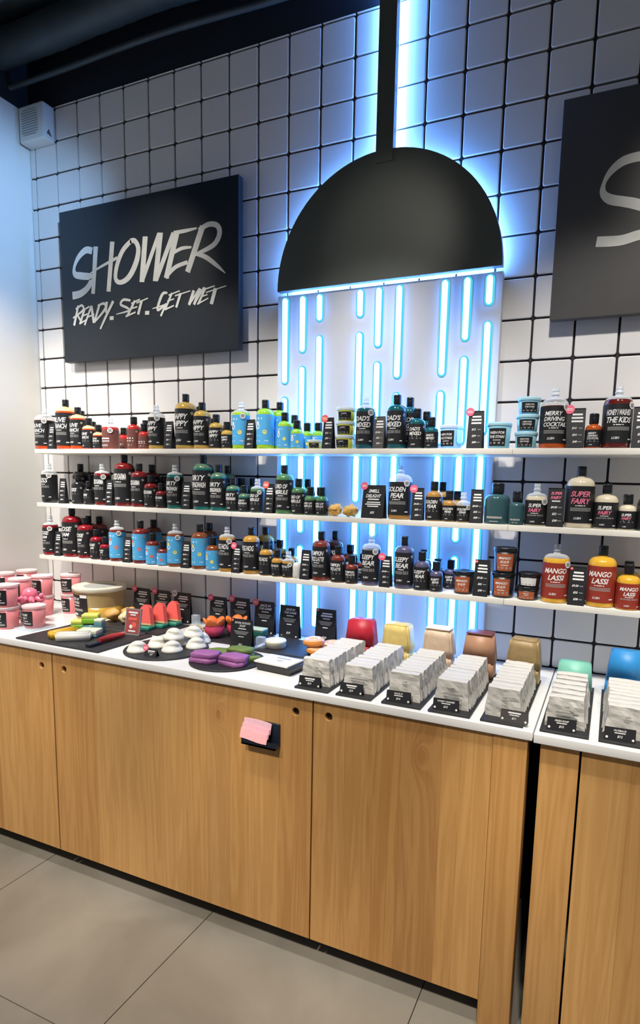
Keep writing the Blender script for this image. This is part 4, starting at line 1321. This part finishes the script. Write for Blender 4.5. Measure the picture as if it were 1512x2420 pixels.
# tan honeycomb lumps
TAN = mat('tan_lump', (.62, .33, .09), .55, var=.25, scale=50, bump=.6)
CRM = mat('cream_lump', (.80, .64, .38), .55, var=.12, scale=50, bump=.4)
for i, (x, y, r, m, lab) in enumerate(((.655, -.235, .030, TAN, 'tan rough soap lump nearest the green offcuts'), (.70, -.185, .034, TAN, 'tan rough soap lump between golden tub and watermelons'), (.765, -.165, .03, TAN, 'tan rough soap lump at the back right of its heap'), (.745, -.240, .030, CRM, 'cream coloured soap lump behind the leaflet'), (.80, -.215, .02, CRM, 'small cream soap lump against the watermelon slices'))):
    mb = MB(); rock(mb, (0, 0, 0), r, i + 11, (1.15, .95, .85), .42, 1.7)
    zz = min(v[2] for v in mb.v); mb.v = [(a, b_, c_ - zz) for a, b_, c_ in mb.v]
    tag(mb.build('soap_lump', m, None, (x, y, ZS)), lab, 'soap', 'rough soap lumps')

# soap offcuts on the first slate
def soap_bar(name, L, W, H, loc, rz, mats, label, split=None, bev=.004, grp='soap offcuts on slate'):
    t = thing(name, label, 'soap', loc, rz, grp)
    mb = MB()
    if split:
        mb.bbox(-L / 2, L / 2, -W / 2, W / 2, 0, H * split, bev, 0)
        mb.build('lower_layer', mats[0], t)
        mb = MB(); mb.bbox(-L / 2, L / 2, -W / 2, W / 2, H * split - .0005, H, bev, 0)
        mb.build('upper_layer', mats[1], t)
    else:
        bm = bmesh.new()
        bmesh.ops.create_cube(bm, size=1)
        for v in bm.verts:
            v.co = Vector((v.co.x * L, v.co.y * W, (v.co.z + .5) * H))
        bmesh.ops.bevel(bm, geom=bm.edges[:], offset=bev, segments=2, affect='EDGES')
        bmesh.ops.subdivide_edges(bm, edges=bm.edges[:], cuts=1, use_grid_fill=True)
        for v in bm.verts:
            v.co += Vector([noise.noise(v.co * 60 + Vector((q * 9, L * 50, 0))) for q in range(3)]) * .0018
            v.co.z = max(0, v.co.z)
        mb.frombm(bm)
        mb.build('bar', mats[0], t)
    return t
YEL = mat('soap_yellow', (.80, .46, .03), .35, var=.08)
WHT = mat('soap_white', (.82, .80, .72), .35, var=.04)
GRN = mat('soap_green', (.25, .58, .04), .35, var=.06)
LEM = mat('soap_lemon', (.72, .76, .14), .35, var=.06)
TEA = mat('soap_teal', (.11, .27, .32), .35, var=.08)
PAL = mat('soap_pale', (.80, .82, .62), .35, var=.05)
soap_bar('soap_bar', .11, .038, .030, (.690, -.525, ZS), 1.45, [YEL], 'golden yellow soap bar lying at the left on slate')
soap_bar('soap_bar', .125, .046, .032, (.772, -.545, ZS), .62, [WHT], 'long white soap bar in front of the offcuts on slate')
soap_bar('soap_block', .06, .05, .036, (.632, -.392, ZS), .5, [GRN, LEM], 'lower green block with lemon top on slate', .55)
soap_bar('soap_block', .065, .052, .040, (.700, -.395, ZS + .030), .55, [GRN, LEM], 'upper green block with lemon top, resting on the dark offcut', .6)
soap_bar('soap_block', .06, .05, .029, (.700, -.395, ZS), .5, [TEA], 'dark offcut under the upper green block')
soap_bar('soap_block', .034, .034, .058, (.762, -.408, ZS), .3, [TEA, PAL], 'small upright teal soap cube beside the green blocks', .8)
soap_bar('soap_block', .082, .056, .030, (.775, -.472, ZS), .35, [TEA, PAL], 'flat pale-topped teal soap block behind the white bar', .4)
t = thing('soap_knife', 'soap cutting knife with red handle and dark blade on slate', 'knife', (.905, -.515, ZS + .0005), 0)
mb = MB(); mb.tube([(0, -.03, .013), (-.002, .03, .014), (-.004, .095, .012)], [.0105, .0125, .0095], 10)
mb.build('handle', mat('handle_red', (.42, .03, .03), .4), t)
mb = MB(); mb.bbox(-.012, .013, -.085, -.028, .0, .012, .003)
mb.build('blade', mat('blade_dark', (.012, .015, .03), .35), t)
# leaflet stand
t = thing('leaflet_stand', 'grey upright leaflet stand with red card in front of watermelons', 'leaflet', (.905, -.378, ZS), .1)
Tm = Matrix.Rotation(R_(-10), 4, 'X')
mb = MB(); mb.box(-.037, .037, -.003, .003, 0, .108, 0, Tm); mb.build('frame', mat('stand_grey', (.26, .22, .22), .5), t)
mb = MB(); mb.box(-.031, .031, -.0042, -.003, .008, .102, 0, Tm); cd = mb.build('leaflet', mat('leaflet_red', (.40, .075, .07), .55, var=.3, scale=70), t)
mb = MB()
printing(mb, [('b', 0, .092, .044, .007, 0), ('b', 0, .082, .026, .005, 0), ('b', 0, .066, .040, .010, 3), ('d', .008, .042, .011, 3), ('d', -.006, .034, .008, 0), ('b', 0, .016, .034, .006, 0)], lambda u, z: Tm @ Vector((u, -.0048, z)))
mb.build('lettering', PRINT_MATS, cd)
mb = MB(); mb.box(-.037, .037, -.006, .035, 0, .004); mb.build('foot', mat('stand_grey', (.26, .22, .22), .5), t)

# watermelon slice soaps
RED = mat('melon_red', (.84, .13, .11), .4, var=.1, scale=60)
RIN = mat('melon_rind', (.03, .26, .18), .4, var=.15)
PIT = mat('melon_pale', (.62, .42, .22), .4)
for i, (x, y, w_) in enumerate(((.872, -.285, 'nearest the leaflet'), (.892, -.225, 'middle one'), (.915, -.165, 'rearmost one'))):
    t = thing('melon_soap', 'red watermelon slice soap with green rind, %s of three' % w_, 'soap', (x, y, ZS), .1, 'watermelon slice soaps')
    Tm = Matrix.Translation((0, .012, .012)) @ Matrix.Rotation(R_(-14), 4, 'X')
    mb = MB(); mb.poly_extrude([(-.040, .012), (.040, .012), (.021, .078), (.008, .092), (-.007, .091), (-.021, .076)], -.013, .013, 0, Tm); mb.build('flesh', RED, t)
    mb = MB(); mb.poly_extrude([(-.042, .004), (.042, .004), (.0402, .0122), (-.0402, .0122)], -.0135, .0135, 0, Tm); mb.build('pale_band', PIT, t)
    mb = MB(); mb.bbox(-.046, .046, -.022, .024, 0, .016, .004); mb.build('rind', RIN, t)

# white dome soaps
DOMEW = mat('soap_ivory', (.82, .80, .72), .4, var=.03)
GREYW = mat('soap_groove', (.52, .52, .50), .5)
def dome_mesh():
    mb = MB()
    n, m = 28, 9
    prof = []
    r = .037
    b0 = len(mb.v)
    for j in range(m + 1):
        t_ = j / m * math.pi / 2
        for i in range(n):
            a = 2 * math.pi * i / n
            q = r
            x, y, z = q * math.cos(t_) * math.cos(a), q * math.cos(t_) * math.sin(a), q * 1.06 * math.sin(t_)
            # crescent groove round the front and a raised brim
            g = math.exp(-((z - .017 - .006 * math.cos(a + math.pi / 2)) / .0055) ** 2) * max(0, -math.sin(a - .5)) ** .6 if math.sin(a - .5) < 0 else 0
            k = 1 - .36 * g + (.06 if z < .007 else 0)
            mb.v.append((x * k, y * k, z))
    for j in range(m):
        for i in range(n):
            k = (i + 1) % n
            mb.face((b0 + j * n + i, b0 + j * n + k, b0 + (j + 1) * n + k, b0 + (j + 1) * n + i), 0, True)
    mb.face([b0 + i for i in range(n)][::-1])
    return mb.mesh('dome', [DOMEW])
dm = dome_mesh()
for i, (x, y, z, lab) in enumerate(((1.100, -.548, 0, 'lone white dome soap at the front left of the round slate'), (1.208, -.487, 0, 'white dome soap in front of the pile, middle of the round slate'), (1.252, -.405, 0, 'white dome soap at the right end of the pile'),
        (1.118, -.462, 0, 'white dome soap at the left foot of the pile'), (1.166, -.398, 0, 'white dome soap buried at the centre of the pile'), (1.212, -.328, 0, 'white dome soap at the rear of the pile'),
        (1.172, -.437, .034, 'white dome soap, highest on the left of the pile'), (1.212, -.372, .034, 'white dome soap, highest on the right of the pile'))):
    tag(link('dome_soap', dm, None, (x, y, ZS + z), (0, 0, random.uniform(-.5, .5))), lab, 'soap', 'white dome soaps')
tent_card('price_card', 'tiny black card with pink sticker on the round slate before the white domes', .05, .026, .022, (1.188, -.572, ZS), .1, [('b', .002, .020, .03, .004, 0), ('b', .002, .014, .026, .003, 1), ('t', '$14', .004, .007, .006, .02, 0)], M_CARD, M_STPK, 'worktop price cards', stick_r=.0115, stick_at=(-.023, .030))

# flower soaps, raffia, small greens
FO = mat('flower_orange', (.82, .19, .03), .45, var=.12, scale=40)
FP = mat('flower_pink', (.62, .05, .12), .45, var=.15, scale=40)
for i, (x, y, lab) in enumerate(((1.218, -.250, 'orange and pink flower soap in front of the black cards'), (1.283, -.188, 'orange and pink flower soap behind its twin'))):
    t = thing('flower_soap', lab, 'soap', (x, y, ZS), i * .8, 'flower soaps')
    t.scale = (1.22, 1.22, 1.22)
    mb = MB(); mb.sphere((0, 0, .028), .032, 14, 9, 0, (1.05, .95, .88), lambda d: 1 + .12 * noise.noise(d * 2.5)); mb.build('base', FP, t)
    for k in range(5):
        a = 2 * math.pi * k / 5
        Tm = Matrix.Translation((.021 * math.cos(a), .021 * math.sin(a), .048)) @ Matrix.Rotation(a, 4, 'Z') @ Matrix.Rotation(R_(38), 4, 'Y')
        mb = MB(); mb.sphere((0, 0, 0), 1, 10, 6, 0, (.007, .021, .025)); mb.v = [tuple(Tm @ Vector(v)) for v in mb.v]; mb.build('petal', FO, t)
mb = MB()
for k in range(6):
    a0 = k * 1.1
    mb.tube([(.028 * math.cos(a0 + s * .6) * (1 + .1 * k), .02 * math.sin(a0 + s * .6), .004 + .016 * math.sin(s * .5 + k)) for s in range(7)], .0022, 5)
zz = min(v[2] for v in mb.v); mb.v = [(a, b_, c_ - zz) for a, b_, c_ in mb.v]
o = mb.build('raffia_curls', mat('raffia', (.74, .56, .33), .7), None, (1.125, -.245, ZS))
tag(o, 'pale raffia curls beside the orange flower soaps', 'raffia')
o['kind'] = 'stuff'
soap_bar('soap_block', .075, .045, .036, (1.362, -.150, ZS), 0, [mat('soap_deepgreen', (.02, .13, .10), .35), mat('soap_mintcream', (.55, .68, .52), .4)], 'dark green soap block with pale top behind the front card', .75)
soap_bar('soap_block', .03, .03, .026, (1.335, -.268, ZS), .3, [mat('soap_emerald', (.04, .24, .10), .35)], 'small green soap piece left of the front card')
t = thing('cake_soap', 'round cream cake soap on slate left of the orange rings', 'soap', (1.515, -.258, ZS))
mb = MB(); mb.lathe([(.036, 0), (.040, .003), (.041, .020), (.043, .025), (.040, .030), (.030, .031)], 26); mb.build('cake', mat('soap_cream', (.82, .78, .62), .4), t)
mb = MB(); mb.sphere((.006, .008, .031), .022, 12, 6, 0, (1, .8, .25)); mb.build('icing', mat('soap_icing', (.84, .84, .76), .4), t)
DN = mat('ring_orange', (.80, .29, .05), .3, var=.12, coat=.3)
DG = mat('ring_glaze', (.80, .46, .24), .3, var=.1, coat=.3)
def ring_soap(loc, rot, lab):
    t = thing('ring_soap', lab, 'soap', loc, 0, 'orange ring soaps')
    t.rotation_euler = rot
    mb = MB(); mb.lathe([(.010, .012), (.018, .003), (.032, 0), (.042, .008), (.043, .014), (.040, .022)], 26, capb=False, capt=False); mb.build('ring', DN, t)
    mb = MB(); mb.lathe([(.040, .022), (.032, .028), (.02, .026), (.010, .017), (.010, .012)], 26, capb=False, capt=False); mb.build('glaze', DG, t)
ring_soap((1.700, -.262, ZS), (0, 0, 0), 'lower orange ring soap of the pair on slate')
ring_soap((1.682, -.255, ZS + .0285), (0, R_(-3), 0), 'upper orange ring soap resting on another ring')
ring_soap((1.722, -.172, ZS), (0, 0, 0), 'single orange ring soap behind the stacked pair')

# purple and green slabs on the second round slate
PUR = mat('soap_purple', (.40, .14, .38), .55, var=.12, scale=60, bump=.5)
OLV = mat('soap_olive', (.17, .25, .06), .55, var=.15, scale=60, bump=.5)
def slab(m, loc, rz, lab, s=1.0, seed=0, grp='purple and green slab soaps'):
    mb = MB()
    pts = [(-.046, -.026), (.030, -.034), (.050, -.012), (.044, .026), (-.020, .034), (-.050, .012)]
    rings = []
    bev = [(.94, 0), (1, .003), (1, .013), (.95, .0165), (.55, .018)]
    for k, z in bev:
        for i, (x, y) in enumerate(pts):
            for h in (0, .5):
                x2, y2 = pts[(i + 1) % 6]
                px, py = x + (x2 - x) * h, y + (y2 - y) * h
                w = 1 + .06 * noise.noise(Vector((px * 60 + seed, py * 60, z * 80)))
                mb.v.append((px * k * s * w, py * k * s * w, z))
    n = 12
    for j in range(len(bev) - 1):
        for i in range(n):
            k = (i + 1) % n
            mb.face((j * n + i, j * n + k, (j + 1) * n + k, (j + 1) * n + i), 0, True)
    mb.face([(len(bev) - 1) * n + i for i in range(n)], 0, True)
    mb.face(list(range(n))[::-1])
    tag(mb.build('slab_soap', m, None, loc, (0, 0, rz)), lab, 'soap', grp)
for i, (x, y) in enumerate(((1.398, -.540), (1.508, -.525))):
    for k in range(2):
        slab(PUR, (x + .003 * k, y + .004 * k, ZS + k * .0183), .12 - .2 * i + .1 * k, '%s purple slab soap of the %s stack on round slate' % (('lower', 'upper')[k], ('left', 'right')[i]), 1.0, i * 3 + k)
slab(OLV, (1.385, -.437, ZS), .3, 'olive green slab soap behind the left purple stack', .9, 9)
slab(OLV, (1.478, -.432, ZS), -.1, 'lower olive green slab soap at the back of the round slate', .95, 12)
slab(OLV, (1.476, -.434, ZS + .0183), .1, 'upper olive green slab soap at the back of the round slate', .95, 13)
slab(OLV, (1.548, -.452, ZS), .8, 'small olive green soap piece at the right slate edge', .42, 15)

# black tray with white sleeve
t = thing('soap_tray', 'black tray box with white paper sleeve beside the round slate', 'box', (1.672, -.476, ZT), -.1)
BLK = mat('tray_black', (.018, .017, .018), .35)
mb = MB()
for (w0, w1, d0, d1, z0, z1) in ((.066, .076, .044, .052, 0, .026),):
    vs = [(-w0, -d0, z0), (w0, -d0, z0), (w0, d0, z0), (-w0, d0, z0), (-w1, -d1, z1), (w1, -d1, z1), (w1, d1, z1), (-w1, d1, z1)]
    mb.add(vs, [(3, 2, 1, 0), (4, 5, 6, 7), (0, 1, 5, 4), (1, 2, 6, 5), (2, 3, 7, 6), (3, 0, 4, 7)])
mb.bbox(-.079, .079, -.055, .055, .024, .029, .002)
mb.build('tray', BLK, t)
mb = MB(); mb.bbox(-.074, .066, -.0565, .040, .0292, .036, .002)
sl = mb.build('sleeve', mat('sleeve_white', (.83, .81, .76), .55), t)
mb = MB(); printing(mb, [('b', .004, .012, .058, .007, 0), ('b', .006, -.012, .026, .004, 0), ('b', .004, -.020, .02, .003, 0)], lambda u, z: (u, z, .0364)); mb.build('lettering', [M_GREY], sl)
mb = MB(); mb.bbox(-.07, .07, .040, .053, .029, .034, .003); mb.build('rim', BLK, t)

# standing black price cards
def stand_card(x, y, w, h, lab, title, sticker=None, price=True, z=ZT, small=False, rz=0, foot=True):
    sp = []
    zz = h * .88
    for tx in title:
        sp.append(('t', tx, .004, zz, h * .07, w * .72, 0)); zz -= h * .095
    if not title:
        sp += [('b', .006, h * .87, w * .5, h * .04, 0), ('b', .004, h * .80, w * .58, h * .045, 0)]
        zz = h * .72
    sp.append(('b', .003, zz, w * .36, h * .03, 0)); zz -= h * .09
    for k in range(3):
        sp.append(('b', 0, zz - k * h * .042, w * (.68 - .1 * k), h * .022, 1))
    sp.append(('b', 0, zz - h * .17, w * .25, h * .025, 0))
    if price:
        sp.append(('t', '$10', -.002, h * .17, h * .075, w * .4, 0))
        sp.append(('d', -w * .36, h * .08, .0035, 1)); sp.append(('d', w * .38, h * .08, .0035, 0))
    t = tent_card('price_card', lab, w, h, .024, (x, y, z), rz, sp, M_CARD, sticker, 'worktop price cards', stick_r=.005 if small else .0150, stick_at=(-w / 2 + .008, h - .006) if small else (-w / 2 + .003, h - .006))
    return t
SC = [(.683, .098, .140, (), M_STPK, 'leftmost tall black card with pink sticker behind the tan lumps'), (.802, .092, .140, (), M_STPK, 'tall black card with pink sticker behind the watermelon slices'), (.919, .092, .140, (), M_STWH, 'tall black card with white sticker right of the watermelon slices'),
      (1.116, .088, .140, (), M_STPK, 'tall black card with pink sticker left of its pink-stickered neighbour behind flowers'), (1.232, .094, .146, (), M_STPK, 'tall black card with pink sticker right behind the flower soaps'), (1.356, .096, .143, ('BACK IN', 'THE GAME'), M_STRD, 'tall black card with coral sticker behind the dark green block'),
      (1.478, .094, .138, ('SAVE IN', 'THE GAME'), None, 'tall black card without sticker behind the cream cake'), (1.646, .090, .140, (), 'tiny', 'tall black card with tiny coral dot behind the orange rings')]
for i, (x, w, h, ti, st, lab) in enumerate(SC):
    stand_card(x, -.085, w, h, lab, ti, M_STRD if st == 'tiny' else st, True, ZT, st == 'tiny', .02 * (i % 3 - 1))
stand_card(1.404, -.322, .098, .118, 'black card with orange dot standing before the green soaps', ('ROYAL POTATO', 'SOAP'), M_STRD, True, ZT, True, 0)
for (x, y, lab) in ((.992, -.085, 'small clear acrylic block right of the white-stickered card'), (1.475, -.300, 'small clear acrylic block right of the front black card')):
    z = ZS if y < -.2 else ZT
    mb = MB(); mb.bbox(-.016, .016, -.012, .012, 0, .045, .0015)
    tag(mb.build('acrylic_block', M_ACRYL, None, (x, y, z)), lab, 'block', 'clear acrylic blocks')

# ------------------------------------------------------------------ rows of wrapped soap with loaf ends behind
def wrapped_mesh(seed):
    bm = bmesh.new()
    bmesh.ops.create_cube(bm, size=1)
    bmesh.ops.subdivide_edges(bm, edges=bm.edges[:], cuts=6, use_grid_fill=True)
    for v in bm.verts:
        x, y, z = v.co
        zz = z + .5
        w = .102 - .016 * zz
        rr = 1 - .10 * (abs(x) * 2) ** 6 * (abs(y) * 2) ** 2
        co = Vector((x * w, y * .029 * rr, zz * .086))
        co.z -= .004 * (abs(y) * 2) ** 4 * (zz > .9)
        n_ = Vector([noise.noise(co * 42 + Vector((seed * 7.3 + q * 11, q * 3, 0))) for q in range(3)])
        n2_ = noise.noise(co * 110 + Vector((seed * 3, 0, 5)))
        co += Vector((n_.x * .0030, n_.y * .0042 + n2_ * .0016, n_.z * .0022 * (zz > .1)))
        v.co = co
        v.co.z = max(v.co.z, 0)
    mb = MB()
    mb.frombm(bm, 0, False)
    # folded paper flaps at both ends
    for s in (-1, 1):
        k = [noise.noise(Vector((seed * 5.1, s * 3.3, q))) * .004 for q in range(4)]
        vs = [(s * .0495, -.010, .010), (s * .0465, -.010, .052), (s * (.0545 + k[0]), -.003 + k[1], .002), (s * (.0525 + k[2]), .002 + k[3], .034), (s * .0495, .012, .008), (s * .0465, .011, .050)]
        mb.add(vs, [(0, 1, 3, 2), (2, 3, 5, 4)], 0, False)
    return mb.mesh('wrapper', [M_WRAP])
WM = [wrapped_mesh(i) for i in range(5)]
def print_mesh(lines):
    mb = MB()
    printing(mb, lines, lambda u, z: (u, -.0186, z))
    return mb.mesh('lettering', [M_GREY, M_DGREY])
PM = [print_mesh([('t', 'LUSH', .004, .058, .0042, .02, 1), ('b', .004, .051, .022, .0016, 0), ('b', .003, .046, .014, .0014, 0)]),
      print_mesh([('t', 'LUSH', .004, .060, .0042, .02, 1), ('b', .004, .044, .058, .003, 0), ('b', .0, .036, .045, .003, 0), ('b', .006, .030, .05, .0025, 0)])]
def loaf_mesh(h, w0, w1, d, seed, rough):
    bm = bmesh.new()
    bmesh.ops.create_cube(bm, size=1)
    for v in bm.verts:
        w = w0 if v.co.z < 0 else w1
        v.co = Vector((v.co.x * w, v.co.y * d, (v.co.z + .5) * h))
    bmesh.ops.bevel(bm, geom=bm.edges[:], offset=.005, segments=2, affect='EDGES')
    if rough:
        bmesh.ops.subdivide_edges(bm, edges=bm.edges[:], cuts=3, use_grid_fill=True)
        for v in bm.verts:
            v.co += Vector([noise.noise(v.co * 70 + Vector((seed * 3 + q * 8, 0, q))) for q in range(3)]) * .0028
            v.co.z = max(0, v.co.z)
    mb = MB(); mb.frombm(bm)
    return mb
OD = ('front', 'second', 'third', 'fourth', 'fifth', 'sixth', 'seventh', 'eighth', 'ninth', 'tenth')
LO = [('red', (.52, .016, .035), None, 9, True), ('yellow', (.78, .60, .20), None, 9, True), ('cream speckled', (.76, .57, .40), (.8, .7, .58), 9, True), ('brown', (.50, .27, .16), (.17, .035, .03), 9, True),
      ('khaki', (.36, .25, .11), None, 9, True), ('mint green', (.22, .58, .46), None, 6, False), ('bright blue', (.03, .28, .66), None, 8, True)]
TX = [(1.806, 1.923), (1.9495, 2.066), (2.099, 2.220), (2.242, 2.363), (2.392, 2.508), (2.551, 2.674), (2.697, 2.820)]
CT = [('$13', ()), ('$13', ()), ('$14', ('ROCK IT',)), ('$12', ('HONEY I WASHED',)), ('$11', ()), ('$12', ('FRESH SOAP',)), ('$12', ('OUTBACK',))]
for i, ((cn, c1, c2, nb, up), (x0, x1)) in enumerate(zip(LO, TX)):
    xc_ = (x0 + x1) / 2
    slate_rect(x0, x1, -.620, -.190, 'narrow slate strip under the soap row before the %s loaf end' % cn, 'slate strips under soap rows')
    rough = cn in ('cream speckled', 'khaki', 'yellow')
    lm = mat('loaf_' + cn.replace(' ', '_'), c1, .45, var=.16 if rough else .06, scale=45, bump=.4 if rough else .1)
    tm_ = mat('loaf_top_' + cn.replace(' ', '_'), c2 or c1, .45, var=.15, scale=45)
    for k in range(2 if up else 1):
        mb = loaf_mesh(.052 if k == 0 else .094, .112, .108 if k == 0 else .088, .062, i * 2 + k, rough)
        z = ZS + (0 if k == 0 else .0523)
        if up:
            t = thing('soap_loaf', '%s %s soap loaf end %s' % (('lower', 'upper')[k], cn, ('beneath its twin', 'standing on top')[k]), 'soap', (xc_ + .003 * k, -.236 + .004 * k, z), random.uniform(-.06, .06), 'soap loaf ends')
        else:
            t = thing('soap_loaf', '%s soap loaf end low behind its wrapped row' % cn, 'soap', (xc_, -.236, z), 0, 'soap loaf ends')
            mb = loaf_mesh(.092, .112, .096, .05, 77, False)
        mb.build('loaf', lm, t)
        if c2 and k == 1:
            mb = MB(); mb.bbox(-.0435, .0435, -.031, .031, .0942, .0985, .002); mb.build('crust', tm_, t)
    step = .0326 if nb > 6 else .044
    for k in range(nb):
        y = -.571 + k * step
        lab = '%s white wrapped soap bar in row before the %s loaf end' % (OD[k] if k else 'frontmost', cn) if k < nb - 1 else 'rearmost white wrapped soap bar in row before the %s loaf end' % cn
        t = thing('wrapped_soap', lab, 'soap', (xc_ + random.uniform(-.002, .002), y, ZS), random.uniform(-.03, .03), 'wrapped soap bars before %s loaf' % cn)
        t.rotation_euler = (R_(random.uniform(-2.2, -.5)), 0, random.uniform(-.03, .03))
        w_ = link('wrapper', WM[(k * 3 + i) % 5], t)
        if k == 0:
            link('lettering', PM[i % 2], w_)
    pr_, ti = CT[i]
    sp = [('b', 0, .0265, .034, .0042, 0)] if not ti else [('t', ti[0], 0, .0265, .005, .05, 0)]
    sp += [('b', 0, .0205, .026, .0025, 0), ('t', pr_, 0, .0115, .007, .02, 0), ('d', -.031, .008, .0032, 0), ('d', .031, .007, .0030, 0)]
    dx, dy, rz = (-.012, 0, .05) if i != 4 else (.032, 0, -.02)
    if i == 5:
        dx = -.008
    tent_card('price_card', 'small black card at the foot of the row before the %s loaf' % cn, .074, .033, .016, (xc_ + dx, -.602, ZS), rz, sp, M_CARDG if i in (4,) else M_CARD, None, 'cards at the soap rows')
